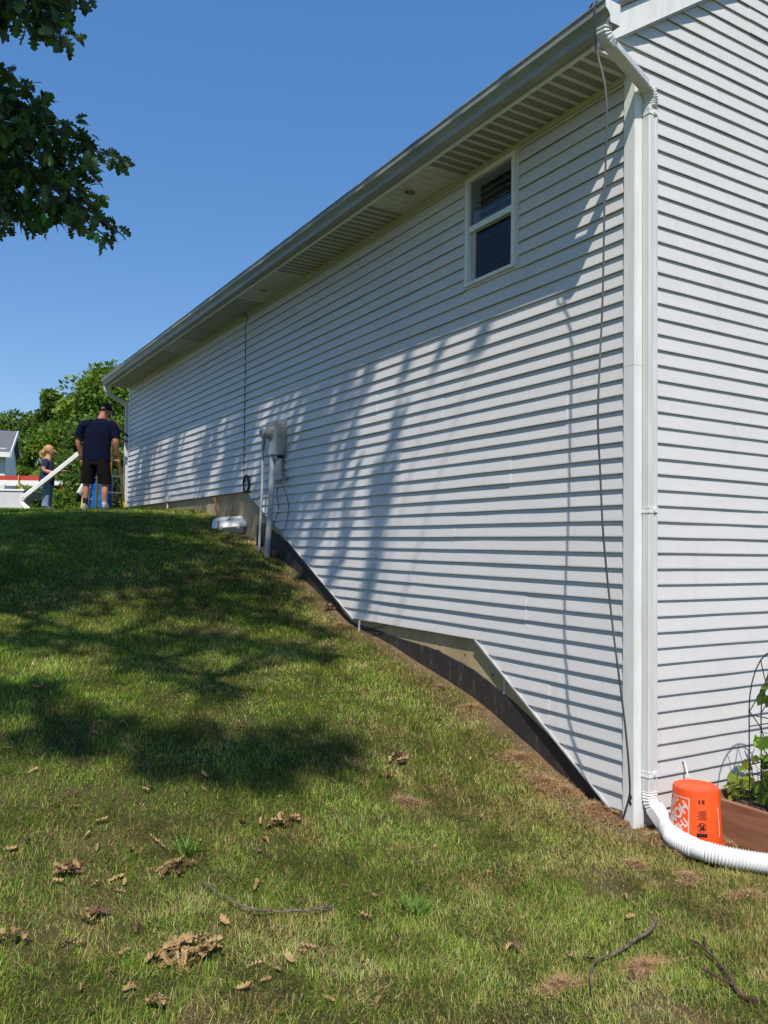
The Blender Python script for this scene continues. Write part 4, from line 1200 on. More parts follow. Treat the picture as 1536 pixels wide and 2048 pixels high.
# blue drum
b0 = at(201, 1008, 15.4)
dm = empty('blue_drum', (b0[0], b0[1], float(gh(b0[0], b0[1])))); tag(dm, 'bright blue plastic drum standing behind the stepladder', 'drum')
rg = []
for i in range(15):
    z = i * .052; rg.append((0, 0, z - .02, .21 + (.012 if i in (4, 9) else 0) - (.02 if i in (0, 14) else 0), .21 + (.012 if i in (4, 9) else 0) - (.02 if i in (0, 14) else 0)))
lp(MB().loft(rg, 28), 'shell', 'blue', dm, True); lp(MB().loft([(0, 0, .708, .205, .205), (0, 0, .735, .21, .21), (0, 0, .745, .18, .18)], 28), 'lid', 'blue', dm, True)
# spare gutter pieces leaning
for i, (u0, v0, u1, v1) in enumerate(((156, 986, 172, 958), (162, 990, 176, 966))):
    a = at(u0, v0, 14.9 + .1 * i); b = at(u1, v1, 15.0 + .1 * i); a2 = a + (a - b) * .0
    g = MB().tube([a, b], 1, prof=rprof(.06, .045, .006), up=(0, 0, 1)).build('gutter_offcut', 'tube')
    tag(g, ['white gutter offcut leaning on the step stool, upper of two', 'white gutter offcut leaning on the step stool, lower of two'][i], 'gutter piece')
# black bars by the far corner
bb = empty('roof_rack_bars', tuple(at(238, 870, 16.0))); tag(bb, 'black slanting metal bars sticking up beside the far house corner', 'metal bars')
Bb = under(bb)
for (u0, v0, u1, v1) in ((226, 868, 256, 884), (240, 859, 256, 873), (228, 864, 239, 858)):
    Bb(MB().tube([at(u0, v0, 16), at(u1, v1, 16.1)], .022, 8), 'bar', 'black')
Bb(MB().tube([at(236, 882, 16), at(238, 858, 16)], 1, prof=rprof(.05, .04, .006)), 'upright', 'black')
Bb(MB().tube([at(238, 858, 16), np.array((*at(238, 858, 16)[:2], float(gh(*at(238, 858, 16)[:2]))))], .02, 8), 'post', 'black')

# ================================================================== BEYOND THE CREST
# equipment trailer with ladders on top
td = 21.0
t0 = at(-60, 1010, td)
trl = empty('utility_trailer', (t0[0], t0[1], float(gh(t0[0], t0[1]))), -YAW); tag(trl, 'light grey equipment trailer with a roof rack at the left edge', 'trailer')
rightx = (50 - (-60)) / FPX * td
zt = at(0, 979, td)[2] - trl.location.z; zb_ = .35
lp(MB().box(-2.2, rightx, -.1, 1.7, zb_, zt - .04, .02), 'body', 'trailer', trl)
lp(MB().box(-2.22, rightx + .02, -.13, 1.73, zt - .039, zt + .01, .01), 'lid', 'tube', trl)
lp(MB().box(-2.3, rightx - .05, .0, 1.6, zb_ - .1, zb_ - .001), 'chassis', 'black', trl)
for y in (-.05, 1.65):
    for x in (-1.2, -.4):
        w = lp(MB().tube([(x, y - .1, .32), (x, y + .1, .32)], [.32, .32], 24), 'wheel', 'black', trl, True)
        MB().tube([(x, y - .11, .32), (x, y + .11, .32)], .18, 18).build('rim', 'steel', w)
zr = at(0, 968, td)[2] - trl.location.z
for x in (-1.9, -.6, (40 + 60) / FPX * td):
    for y in (.05, 1.5): lp(MB().box(x - .04, x + .04, y - .04, y + .04, zt + .0105, zr), 'rack_post', 'strap', trl)
    lp(MB().box(x - .05, x + .05, -.05, 1.62, zr + .001, zr + .04), 'rack_bar', 'strap', trl)
def ext_ladder(u1, v0, v1, d, mat, label):
    z0 = at(0, v1, d)[2]; z1 = at(0, v0, d)[2]
    c = at(0, (v0 + v1) / 2, d)
    L = empty('extension_ladder', (c[0], c[1], z0), -YAW); tag(L, label, 'ladder', 'ladders on the trailer rack')
    xr = u1 / FPX * d
    h_ = z1 - z0
    for y in (0, .40): lp(MB().box(-3.2, xr, y, y + .03, 0, h_, .004), 'rail', mat, L)
    for i in range(14):
        x = xr - .15 - .30 * i
        lp(MB().tube([(x, .031, h_ / 2), (x, .399, h_ / 2)], .018, 8), 'rung', 'alu', L)
    return L
ext_ladder(125, 960, 969, td, 'tube', 'white extension ladder lying on the trailer rack under the red one')
ext_ladder(78, 951, 959.5, td, 'redpaint', 'red extension ladder lying on top of the trailer rack')
for u in (37,):
    a = at(u, 949, td - .05); b = at(u, 974, td - .05)
    s_ = MB().tube([a, b], 1, prof=rprof(.06, .02, .003), up=(1, 0, 0)).build('ratchet_strap', 'strap'); tag(s_, 'yellow strap tied over the ladders on the rack', 'strap')
rf = at(122, 970, td)
fl_ = MB().add([rf, rf + np.array((.06, 0, -.02)), rf + np.array((.09, .0, -.20)), rf + np.array((.04, .01, -.33)), rf + np.array((-.03, .01, -.16)), rf + np.array((0, .02, -.01)), rf + np.array((.08, .02, -.20)), rf + np.array((-.02, .025, -.17))],
               [(0, 1, 2, 3, 4), (5, 1, 6, 3, 7)]).build('warning_flag', 'redpaint'); tag(fl_, 'small red warning rag tied to the end of the ladder', 'flag')

# neighbouring house, only its right end shows
nd = 42.0
def cam_frame(d):
    o = at(0, 1000, d); return o
nh = empty('neighbour_house', tuple(np.append(at(-60, 1000, nd)[:2], 1.5)), -YAW + math.radians(20.4)); tag(nh, 'white sided house with dark grey shingle roof at the left edge', 'house')
def nx(u, d=nd): return (u + 60) / FPX * d
def nz(v, d=nd): return at(0, v, d)[2] - 1.5
xe = nx(2); xr_ = nx(12)
ze_, zr_ = nz(893), nz(843)
lp(MB().box(-9, xe, 0, 8.0, -.2, ze_, 0), 'wall', 'nwall', nh)
lp(MB().prism([(0 + .0, -.2), (8.0, -.2), (8.0, ze_), (4.0, zr_ - .25), (0, ze_)], 0, xe + .002, xr_ - .35).build if False else MB().prism([(0, -.2), (8, -.2), (8, ze_ - .02), (4, zr_ - .3), (0, ze_ - .02)], 0, xe + .003, xr_ - .3), 'gable_wall', 'nwall', nh)
for (y0, y1) in ((-.5, 4.0), (8.5, 4.0)):
    z0 = ze_ - .35; z1 = zr_
    mb = MB().add([(-9.4, y0, z0), (xr_, y0, z0), (xr_, y1, z1), (-9.4, y1, z1), (-9.4, y0, z0 + .12), (xr_, y0, z0 + .12), (xr_, y1, z1 + .12), (-9.4, y1, z1 + .12)],
                  [(0, 1, 2, 3), (7, 6, 5, 4), (0, 4, 5, 1), (2, 6, 7, 3), (1, 5, 6, 2), (0, 3, 7, 4)])
    r_ = lp(mb, 'roof', 'nroof', nh)
    mb = MB().add([(xr_ + .001, y0, z0 - .16), (xr_ + .05, y0, z0 - .16), (xr_ + .05, y1, z1 - .12), (xr_ + .001, y1, z1 - .12), (xr_ + .001, y0, z0 + .14), (xr_ + .05, y0, z0 + .14), (xr_ + .05, y1, z1 + .14), (xr_ + .001, y1, z1 + .14)],
                  [(0, 1, 2, 3), (7, 6, 5, 4), (0, 4, 5, 1), (2, 6, 7, 3), (1, 5, 6, 2), (0, 3, 7, 4)])
    lp(mb, 'rake_board', 'tube', nh)
lp(MB().box(-9.4, xr_, -.56, -.50, ze_ - .52, ze_ - .26), 'eave_fascia', 'tube', nh)
w = lp(MB().box(xr_ - .299, xr_ - .27, 1.6, 2.5, nz(945), nz(925)), 'window', 'tube', nh)
MB().box(xr_ - .27, xr_ - .262, 1.68, 2.42, nz(944), nz(926)).build('pane', 'glassdark', w)
# pinkish building low behind the far corner
pd = 46.0
pb = empty('pink_roofed_house', tuple(np.append(at(262, 1000, pd)[:2], 1.5)), -YAW); tag(pb, 'low house with a pinkish roof seen between the man and the far corner', 'house')
zt2 = at(0, 902, pd)[2] - 1.5
lp(MB().box(-1.3, 9, 1.0, 9, -.2, zt2 - 1.6), 'wall', 'nwall', pb)
mb = MB().add([(-1.6, .4, zt2 - 1.75), (9.3, .4, zt2 - 1.75), (9.3, 5, zt2), (-.95, 5, zt2), (-1.6, 9.6, zt2 - 1.75), (9.3, 9.6, zt2 - 1.75)], [(0, 1, 2, 3), (3, 2, 5, 4), (0, 3, 4), (1, 5, 2), (0, 4, 5, 1)])
lp(mb, 'roof', 'pinkroof', pb)
for x in (0, 3): lp(MB().box(x, x + 1, .97, .999, zt2 - 2.9, zt2 - 1.9), 'window', 'glassdark', pb)

# ================================================================== TREES
def limb(mb, pts, r0, r1, n=8):
    P = smooth_path(pts, 5); mb.tube(P, [r0 + (r1 - r0) * i / (len(P) - 1) for i in range(len(P))], n)
def bg_tree(base, h, r, label, cols, count, seedv, leaf=.17, low=.15, name='broadleaf_tree', group='trees beyond the lawn', clumps=34):
    rs = np.random.default_rng(seedv)
    root = empty(name, tuple(base)); tag(root, label, 'tree', group)
    mb = MB(); limb(mb, [(0, 0, -.4), (.1, 0, h * .3), (-.05, .1, h * .6), (0, 0, h * .9)], .05 * r + .06, .03, 9)
    cl = []
    for i in range(clumps):
        t = low + (1 - low) * rs.random() ** .8
        rad = r * (math.sin(math.pi * min(1, (t - low) / (1 - low) * .86 + .14)) ** .7) * (.45 + .55 * rs.random())
        a = rs.random() * 2 * math.pi
        c = np.array((rad * math.cos(a), rad * math.sin(a), h * t)); cl.append(c)
        if i % 3 == 0: limb(mb, [(0, 0, h * t * .72), tuple(c * np.array((.5, .5, .9))), tuple(c)], .045, .012, 6)
    for k in range(3): cl.append(np.array((rs.normal() * r * .12, rs.normal() * r * .12, h * (.94 + .03 * k))))
    o = mb.build('trunk', 'bark', root, True)
    parts = []
    per = count // len(cl)
    for c in cl:
        d, nrm = ball_points(per)
        sc = np.array((.34, .34, .25)) * r * (.55 + .6 * rs.random())
        p = c + d * sc
        dirs = nrm * .8 + RNG.normal(0, .6, (per, 3)); dirs[:, 2] -= .25
        col_ = np.array(cols[rs.integers(len(cols))])
        T = tints(per, col_, .22)
        parts.append(leaf_cloud(p, dirs, leaf * (.6 + .8 * RNG.random(per)), simple_leaf(.30), T))
    V_, F_, T_2 = merge(parts)
    link_mesh('crown', np_mesh('crown', V_, F_, T_2), 'bgleaf', root)
    return root
GA, GB, GC = (.125, .215, .026), (.185, .275, .036), (.08, .145, .022)
def place_tree(u, vtop, d, r, label, cols, cnt, sd, **k):
    b = at(u, 1000, d); zt_ = at(u, vtop, d)[2]; gz_ = float(gh(b[0], b[1]))
    return bg_tree((b[0], b[1], gz_), (zt_ - gz_) / 1.0, r, label, cols, cnt, sd, **k)
place_tree(215, 752, 34, 2.6, 'tall bright green tree rising behind the far gutter end', [GA, GB, GA], 11000, 1, leaf=.20)
place_tree(262, 800, 38, 2.6, 'broad green tree half hidden behind the far house corner', [GA, GC], 8000, 2, leaf=.20)
place_tree(155, 800, 36, 1.7, 'rounded green tree between the tall tree and the pointed one', [GB, GA], 8000, 3, leaf=.20)
place_tree(95, 790, 38, 1.05, 'pointed green tree to the right of the neighbouring house', [GA, GC], 8000, 4, leaf=.20)
place_tree(58, 838, 60, 2.4, 'lower darker green tree just behind the neighbouring house end', [GC, GA], 7000, 5, leaf=.22)
place_tree(20, 838, 56, 3.0, 'distant tree tops showing over the neighbouring roof', [GC, GA], 5000, 6, leaf=.25)
place_tree(128, 862, 30, 1.35, 'bushy light green tree in front of the pointed tree', [GB, GA], 8000, 7, leaf=.17, low=.02)
place_tree(70, 885, 31, .75, 'bushy green shrub tree left of the fair-haired person', [GA, GB], 6500, 8, leaf=.17, low=.02)
place_tree(175, 850, 29, 1.9, 'dense green tree right behind the man in the cap', [GA, GC], 8000, 9, leaf=.17, low=.02)
place_tree(232, 866, 30, 1.6, 'dark green tree seen between the man and the far corner', [GC, GA], 6500, 10, leaf=.17, low=.02)
for i, (u, vt, d, r, lab) in enumerate(((140, 925, 22, 1.0, 'low leafy bush behind the carried downspout'), (108, 965, 21.5, .6, 'low leafy bush behind the fair-haired person'), (170, 955, 21, .8, 'dark leafy bush behind the gutter offcuts'),
                                      (72, 985, 22.5, .5, 'low bush at the end of the grey trailer'), (242, 955, 19, .75, 'dark green shrub behind the yellow stepladder'))):
    place_tree(u, vt, d, r, lab, [GA, GC] if i != 4 else [GC], 3800, 20 + i, leaf=.10, low=.0, name='leafy_bush', group='bushes beyond the crest', clumps=22)

# ------------------------------------------------------------------ the oak over the lawn
oak = empty('oak_tree', (-8.2, 2.2, float(gh(-8.2, 2.2)))); tag(oak, 'large oak whose leafy branches hang into the upper left', 'tree')
O_ = under(oak)
trunk_top = np.array((-8.0, 2.0, 5.2))
mb = MB(); limb(mb, [(-8.2, 2.2, -.2), (-8.25, 2.15, 1.5), (-8.1, 2.1, 3.5), tuple(trunk_top), (-7.7, 1.6, 8.5), (-7.4, 1.2, 12.0)], .42, .10, 14)
O_(mb, 'trunk', 'bark', True)
OAKT = oak_template()
clusters = []         # (centre, radius, n leaves, detailed)
# hanging sprays that show in the picture
near = [(-60, 190, 7.2, .42), (-20, 250, 7.0, .42), (8, 165, 7.1, .20), (35, 185, 7.0, .20), (62, 225, 6.9, .22), (28, 232, 7.1, .26), (95, 240, 6.9, .18), (60, 285, 6.8, .27), (110, 275, 6.8, .20),
        (10, 300, 7.0, .30), (150, 272, 6.7, .16), (172, 285, 6.7, .12), (140, 318, 6.8, .20), (95, 335, 6.9, .24), (45, 350, 6.9, .28), (165, 345, 6.8, .14), (205, 308, 6.6, .07), (232, 315, 6.6, .075), (250, 322, 6.6, .05),
        (0, 385, 7.0, .26), (55, 400, 6.9, .23), (110, 390, 6.8, .22), (150, 392, 6.7, .18), (178, 400, 6.7, .14), (30, 430, 6.9, .16), (95, 432, 6.8, .15), (140, 428, 6.7, .15), (185, 430, 6.6, .13), (212, 440, 6.6, .09), (235, 458, 6.5, .07), (212, 468, 6.5, .055),
        (6, 452, 7.0, .06), (70, 445, 6.9, .08), (-60, 330, 7.2, .4), (-70, 430, 7.3, .35), (-120, 250, 7.4, .5),
        (0, 8, 6.6, .22), (40, 0, 6.5, .22), (70, 22, 6.4, .18), (105, 12, 6.4, .16), (100, 42, 6.4, .12), (122, 66, 6.3, .10), (140, 84, 6.3, .08), (132, 30, 6.4, .10), (10, 30, 6.5, .10), (-60, 0, 6.7, .4), (40, -60, 6.5, .4), (120, -70, 6.4, .35), (75, 62, 6.35, .05)]
det = [(at(u - 13, v - 5, d), r) for u, v, d, r in near]
upper = [v < 130 for u, v, d, r in near]
parts = []
for c, r in det:
    n = int(np.clip(820 * r ** 1.9, 6, 240))
    d, nrm = ball_points(n, .3)
    p = c + d * np.array((r, r, r * .75))
    dirs = nrm * .55 + RNG.normal(0, .45, (n, 3)) + np.array((.35, .1, -.55))
    T = tints(n, (.058, .112, .022), .30)
    k = RNG.random(n) < .10
    T[k] = T[k] * np.array((1.9, 1.75, 1.2))
    parts.append(leaf_cloud(p, dirs, .128 * (.7 + .6 * RNG.random(n)), OAKT, T, .9))
Vn, Fn, Tn = merge(parts)
O_2 = link_mesh('hanging_foliage', np_mesh('hanging_foliage', Vn, Fn, Tn), 'oakleaf'); O_2.parent = oak; O_2.matrix_parent_inverse = oak.matrix_basis.inverted()
# twigs that carry the sprays
mb = MB()
hub1 = at(-150, 260, 7.3); hub2 = at(-40, -60, 6.6)
for (c, r), up_ in zip(det, upper):
    h_ = hub2 if up_ else hub1
    m1 = h_ * .55 + c * .45 + np.array((0, 0, .12))
    limb(mb, [tuple(h_), tuple(m1), tuple(c), tuple(c + (c - m1) * .12 + np.array((0, 0, -.04)))], .014, .003, 5)
limb(mb, [tuple(trunk_top), tuple((trunk_top + hub1) / 2 + np.array((0, .2, .6))), tuple(hub1)], .13, .03, 8)
limb(mb, [tuple(trunk_top), tuple((trunk_top + hub2) / 2 + np.array((0, .2, 1.0))), tuple(hub2)], .13, .03, 8)

# the rest of the crown: clumps stand up-sun of the patches of shade on lawn and wall
TOSUN = -SUN
shade = []   # (point on ground or wall, radius)
def gshade(u, v, r): shade.append((ground_hit(u, v), r))
def wshade(u, v, r): shade.append((hx(u, v, -.01), r))
# far lawn, deep shade
for (u, v, r) in ((20, 1040, .9), (100, 1045, .9), (180, 1040, .8), (260, 1040, .8), (330, 1045, .7), (400, 1060, .6), (60, 1080, .8), (160, 1090, .7), (260, 1095, .65), (350, 1100, .6), (440, 1110, .5), (500, 1130, .42),
                  (30, 1140, .65), (120, 1150, .5), (230, 1140, .5), (330, 1160, .5), (420, 1165, .45), (500, 1175, .4), (560, 1190, .3),
                  (20, 1200, .4), (130, 1215, .34), (420, 1215, .40), (500, 1230, .38), (570, 1245, .30), (330, 1215, .28), (640, 1265, .22),
                  (50, 1275, .34), (110, 1290, .30), (300, 1290, .32), (380, 1275, .34), (450, 1290, .32), (540, 1300, .34), (600, 1305, .28), (650, 1318, .2), (200, 1285, .22),
                  (340, 1330, .30), (270, 1325, .26), (10, 1385, .28), (50, 1400, .26), (100, 1375, .16), (380, 1375, .20), (440, 1385, .16),
                  (90, 1465, .26), (150, 1475, .24), (210, 1470, .24), (290, 1480, .26), (370, 1490, .28), (450, 1500, .30), (530, 1500, .26), (600, 1495, .28), (660, 1520, .22), (500, 1540, .24), (560, 1550, .2), (420, 1535, .2), (330, 1535, .2), (690, 1490, .16), (620, 1450, .13), (150, 1430, .16)):
    gshade(u, v, r)
# wall dapples
for (u, v, r) in ((300, 870, .7), (350, 900, .35), (420, 905, .30), (290, 950, .25), (470, 905, .45), (500, 850, .4), (520, 950, .3), (600, 900, .4), (560, 860, .35), (660, 860, .24), (610, 980, .24), (640, 930, .2), (570, 1000, .22), (640, 1050, .16), (690, 950, .16),
                  (770, 930, .17), (768, 990, .15), (760, 1050, .14), (755, 1110, .12), (745, 1160, .12), (735, 1205, .10), (790, 880, .13), (700, 1000, .11), (690, 1090, .10), (665, 1150, .09), (560, 1080, .2), (610, 1130, .14), (480, 830, .45), (420, 850, .4), (700, 850, .18), (620, 820, .4), (960, 680, .05), (880, 708, .05), (810, 735, .07), (735, 762, .10), (690, 780, .15), (650, 800, .2)):
    wshade(u, v, r)
for x_ in (-3.0, -2.3, -1.7, -1.1, -.5):
    for y_ in (9.5, 10.0, 10.45): shade.append((np.array((x_, y_, float(gh(x_, y_)))), .34))
parts = []; hubs = []
ctrs = []
for P_s, r in shade:
    t = (10.0 + RNG.random() * 4.0 - P_s[2]) / TOSUN[2]
    for _ in range(60):
        c = P_s + TOSUN * t
        w = project(c)
        if w[2] < .3 or w[1] < -260 - r * FPX / max(w[2], 1) or w[0] < -300 or w[0] > 1900: break
        t += .25
    r = r * 1.0
    n = int(np.clip(104 * r * r / .09, 14, 850))
    d, nrm = ball_points(n, .1)
    p = c + d * np.array((r, r, r * .8)) * 1.22
    dirs = nrm * .5 + RNG.normal(0, .6, (n, 3)) + np.array((0, 0, -.2))
    sz = .14 * (.7 + .6 * RNG.random(n))
    parts.append(leaf_cloud(p - dirs / np.linalg.norm(dirs, axis=1, keepdims=True) * sz[:, None] * .5, dirs, sz, simple_leaf(.33), tints(n, (.04, .08, .016), .3), 1.0))
    ctrs.append(c)
# crown mass out of frame above the trunk
for _ in range(70):
    a = RNG.random() * 6.28; rad = 3.6 * RNG.random() ** .5
    c = np.array((-8.6 + rad * math.cos(a), 1.2 + rad * math.sin(a), 8.2 + RNG.random() * 5.0))
    n = 260; d, nrm = ball_points(n, .3); r = .75
    p = c + d * r
    # keep the light patches: skip what would shade the open part of lawn and wall
    dirs = nrm * .5 + RNG.normal(0, .6, (n, 3))
    parts.append(leaf_cloud(p, dirs, .15 * (.7 + .6 * RNG.random(n)), simple_leaf(.33), tints(n, (.04, .08, .016), .3), 1.0))
Vc, Fc, Tc = merge(parts)
o = link_mesh('crown', np_mesh('crown', Vc, Fc, Tc), 'oakleaf'); o.parent = oak; o.matrix_parent_inverse = oak.matrix_basis.inverted()
ctrs = np.array(ctrs)
# a few main limbs, then branchlets to the nearest limb point
limb_pts = []
for (tgt) in (np.array((-6.0, -1.5, 8.4)), np.array((-5.2, -3.0, 9.2)), np.array((-4.8, .5, 8.8)), np.array((-3.4, 1.5, 9.4)), np.array((-3.0, 3.6, 9.6)), np.array((-5.0, 3.0, 9.0)), np.array((-6.2, 5.2, 9.0))):
    s0 = np.array((-7.8, 1.8, 6.5 + RNG.random() * 1.5))
    mid = (s0 + tgt) / 2 + np.array((0, 0, .7))
    P = smooth_path([tuple(s0), tuple(mid), tuple(tgt)], 8); limb_pts += P
    mb.tube(P, [.10 * (1 - .75 * i / (len(P) - 1)) for i in range(len(P))], 7)
limb_pts = np.array(limb_pts)
for c in ctrs:
    k = np.argmin(((limb_pts - c) ** 2).sum(1)); b = limb_pts[k]
    if np.linalg.norm(b - c) < 4.5: limb(mb, [tuple(b), tuple((b + c) / 2 + np.array((0, 0, .15))), tuple(c)], .022, .005, 5)
O_(mb, 'limbs', 'bark', True)

# ================================================================== GRASS
def in_frame(x, y, z, mu=220, mv=200):
    P = np.stack([x, y, z], -1) - CAM
    d = P @ CF
    u = 768 + FPX * (P @ CR) / np.maximum(d, .05); v = 1024 - FPX * (P @ CU) / np.maximum(d, .05)
    return (d > .5) & (u > -mu) & (u < 1536 + mu) & (v < 2048 + mv), d
def blocked(x, y):
    b = (x > -.045) & (y > -.03)
    b |= (x > .40) & (y > -2.05)                                     # garden bed
    b |= ((x - BX[0]) ** 2 + (y - BX[1]) ** 2 < .165 ** 2)
    b |= (x > .02) & (y > -.32) & (y < .02) & (RNG.random(len(x)) < .75)
    for q in path: b |= (x - q[0]) ** 2 + (y - q[1]) ** 2 < .05 ** 2
    b |= (x - bx[0]) ** 2 + (y - bx[1]) ** 2 < .13 ** 2
    return b
TUB = np.array([q[:2] for q in P[0:1]])
def blades(n, x0, x1, y0, y1, dens_ref, seedv, hmin, hmax, wid, lean, chooser, name, mat, keep=None, noframe=False):
    rs = np.random.default_rng(seedv)
    x = rs.uniform(x0, x1, n); y = rs.uniform(y0, y1, n); z = gh(x, y)
    ok, d = in_frame(x, y, z)
    fall = np.clip((4.0 / np.maximum(d, .6)) ** 1.3, .15, 1)
    ok &= rs.random(n) < fall
    ok &= ~blocked(x, y)
    if keep is not None: ok &= keep(x, y, rs)
    x, y, z, d = x[ok], y[ok], z[ok], d[ok]; m = len(x)
    z = z + (vnoise(x, y, .5, 1) - .5) * .03 + (vnoise(x, y, .16, 2) - .5) * .014 - .004
    tuft = vnoise(x, y, .11, 31); big = vnoise(x, y, .7, 32)
    h = (hmin + (hmax - hmin) * rs.random(m)) * (.6 + .5 * tuft + .45 * big)
    w = wid * (.65 + .7 * rs.random(m)) * np.clip(d / 4.2, .85, 3.2)
    comb = (vnoise(x, y, .35, 33) - .5) * 9.0 + (vnoise(x, y, 1.6, 34)) * 4.0
    ang = comb + rs.normal(0, 1.5, m)
    ln = np.clip(lean + rs.normal(0, .42, m), .05, 1.45)
    dx, dy = np.cos(ang), np.sin(ang)
    sx, sy = -dy, dx
    b = rs.uniform(0, 2 * math.pi, m); sx = np.where(rs.random(m) < .5, np.cos(b), sx); sy = np.where(np.abs(sx ** 2 + sy ** 2 - 1) < 1e-3, sy, np.sin(b))
    nn = np.sqrt(sx ** 2 + sy ** 2) + 1e-6; sx /= nn; sy /= nn
    c, s = np.cos(ln), np.sin(ln)
    c2, s2 = np.cos(np.minimum(ln * 1.5 + .15, 1.75)), np.sin(np.minimum(ln * 1.5 + .15, 1.75))
    p0 = np.stack([x, y, z], -1)
    pm = p0 + np.stack([dx * s, dy * s, c], -1) * (h * .55)[:, None]
    pt = pm + np.stack([dx * s2, dy * s2, c2], -1) * (h * .5)[:, None]
    sd = np.stack([sx, sy, np.zeros(m)], -1) * w[:, None] * .5
    V = np.stack([p0 - sd, p0 + sd, pm + sd * .85, pm - sd * .85, pt], 1).reshape(-1, 3)
    base = (np.arange(m) * 5)[:, None]
    F = np.concatenate([base + np.array([[0, 1, 2]]), base + np.array([[0, 2, 3]]), base + np.array([[3, 2, 4]])], 0)
    T = chooser(x, y, d, rs, tuft, big)
    T = np.repeat(T, 5, axis=0)
    me = np_mesh(name, V, F, T)
    o = link_mesh(name, me, mat); o['kind'] = 'stuff'
    return o, m
PAL = np.array([(.135, .270, .018), (.080, .190, .013), (.285, .370, .038), (.64, .52, .18), (.38, .27, .10)])
def grass_col(x, y, d, rs, tuft, big):
    m = len(x)
    dry = .10 + .42 * np.clip(vnoise(x, y, .55, 41) * .6 + vnoise(x, y, 1.8, 42) * .7 - .35, 0, 1) + .25 * np.clip(1 - (-x) / .9, 0, 1) * (y < 9)
    dry += .10 * (y < 1.5) + .38 * np.clip((vnoise(x, y, .30, 47) * .6 + vnoise(x, y, .09, 48) * .4 - .56) * 7, 0, 1)
    dry *= np.clip(.45 + .55 * np.clip((x + 3.6) / 2.4, 0, 1) + .25 * (y < .6), .4, 1.1)
    dry = np.clip(.8 * dry * np.clip(1.15 - .06 * (y - 1), .35, 1.2), .04, .75)
    r = rs.random(m)
    k = np.where(r < dry * .62, 3, np.where(r < dry, 4, np.where(rs.random(m) < .30, 2, np.where(rs.random(m) < .55, 0, 1))))
    t = PAL[k] * (1 + rs.normal(0, .20, (m, 1))) * (.42 + .62 * vnoise(x, y, .28, 43) + .55 * vnoise(x, y, .08, 44))[:, None]
    return np.clip(t, .01, .6)
def lawn_keep(x, y, rs): return rs.random(len(x)) < (1 - .86 * soil_mask(x, y))
g1, n1 = blades(2500000, -5.0, 1.9, -2.9, 13.6, 0, 51, .018, .047, .0023, .74, grass_col, 'grass', 'grass', lawn_keep)
# dry clippings lying flat, thick along the wall and in scattered patches
def thatch_col(x, y, d, rs, tuft, big):
    t = np.array([(.46, .34, .17), (.34, .22, .11), (.54, .42, .23), (.24, .15, .075)])[rs.integers(0, 4, len(x))]
    return t * (1 + rs.normal(0, .15, (len(x), 1)))
def thatch_keep(x, y, rs):
    m = np.maximum(soil_mask(x, y), np.clip(1.1 - (-x) / .55, 0, .8) * (y < 7.5)) * .8 * (.4 + vnoise(x, y, .13, 46)) + .03 + .16 * (vnoise(x, y, .3, 45) > .62) * np.clip((x + 4) / 2.5, .2, 1)
    return rs.random(len(x)) < m * .42
g2, n2 = blades(700000, -5.0, 1.9, -2.9, 10.0, 0, 52, .022, .055, .0030, 1.25, thatch_col, 'dry_clippings', 'thatch', thatch_keep)
# small heaps of raked thatch
def heap(u, v, r, hgt, seedv):
    rs = np.random.default_rng(seedv)
    c = ground_hit(u, v); n = int(2600 * min(1.4, (r / .12) ** 2) + 300)
    a = rs.random(n) * 6.283; q = np.abs(rs.normal(0, .5, n)); q = np.minimum(q, 1.3)
    x = c[0] + r * q * np.cos(a); wob = 1 + .5 * np.sin(2 * a + seedv) + .3 * np.sin(3 * a + 2.1 * seedv)
    x = c[0] + 1.25 * r * q * np.cos(a) * wob; y = c[1] + r * q * np.sin(a) * (.8) * wob
    top = .7 * hgt * np.exp(-q * q * 1.6) + .008
    z = gh(x, y) + top * rs.random(n) ** .5
    L = .02 + .03 * rs.random(n); th = rs.random(n) * 6.283; el = rs.normal(.1, .35, n)
    d = np.stack([np.cos(th) * np.cos(el), np.sin(th) * np.cos(el), np.sin(el)], -1)
    sd = np.stack([-np.sin(th), np.cos(th), rs.normal(0, .3, n)], -1) * .0016
    p = np.stack([x, y, z], -1)
    V = np.stack([p - sd, p + sd, p + d * L[:, None]], 1).reshape(-1, 3)
    T = np.repeat(np.array([(.52, .36, .20), (.42, .27, .15), (.30, .18, .09)])[rs.integers(0, 3, n)], 3, axis=0)
    return V, np.arange(3 * n).reshape(-1, 3), T
hs = [(1090, 1572, .16, .05), (1130, 1590, .14, .05), (1190, 1622, .12, .05), (1232, 1640, .10, .055), (1262, 1650, .07, .03), (1215, 1628, .09, .04), (1270, 1735, .07, .03), (1378, 1762, .08, .03), (1372, 1705, .08, .04), (1310, 1680, .08, .035), (1335, 1690, .05, .03),
      (1500, 1795, .09, .02), (560, 1160, .12, .03), (610, 1200, .10, .03), (680, 1255, .08, .04), (940, 1420, .10, .03), (880, 1380, .09, .03), (1040, 1520, .12, .03), (820, 1610, .10, .02), (1440, 1690, .07, .05), (1460, 1700, .06, .04), (1290, 1940, .10, .02), (1120, 1975, .08, .02), (545, 1110, .06, .05)]
parts = [heap(*h_, 300 + i) for i, h_ in enumerate(hs)]
V, F, T = merge(parts)
o = link_mesh('raked_thatch', np_mesh('raked_thatch', V, F, T), 'thatch'); o['kind'] = 'stuff'

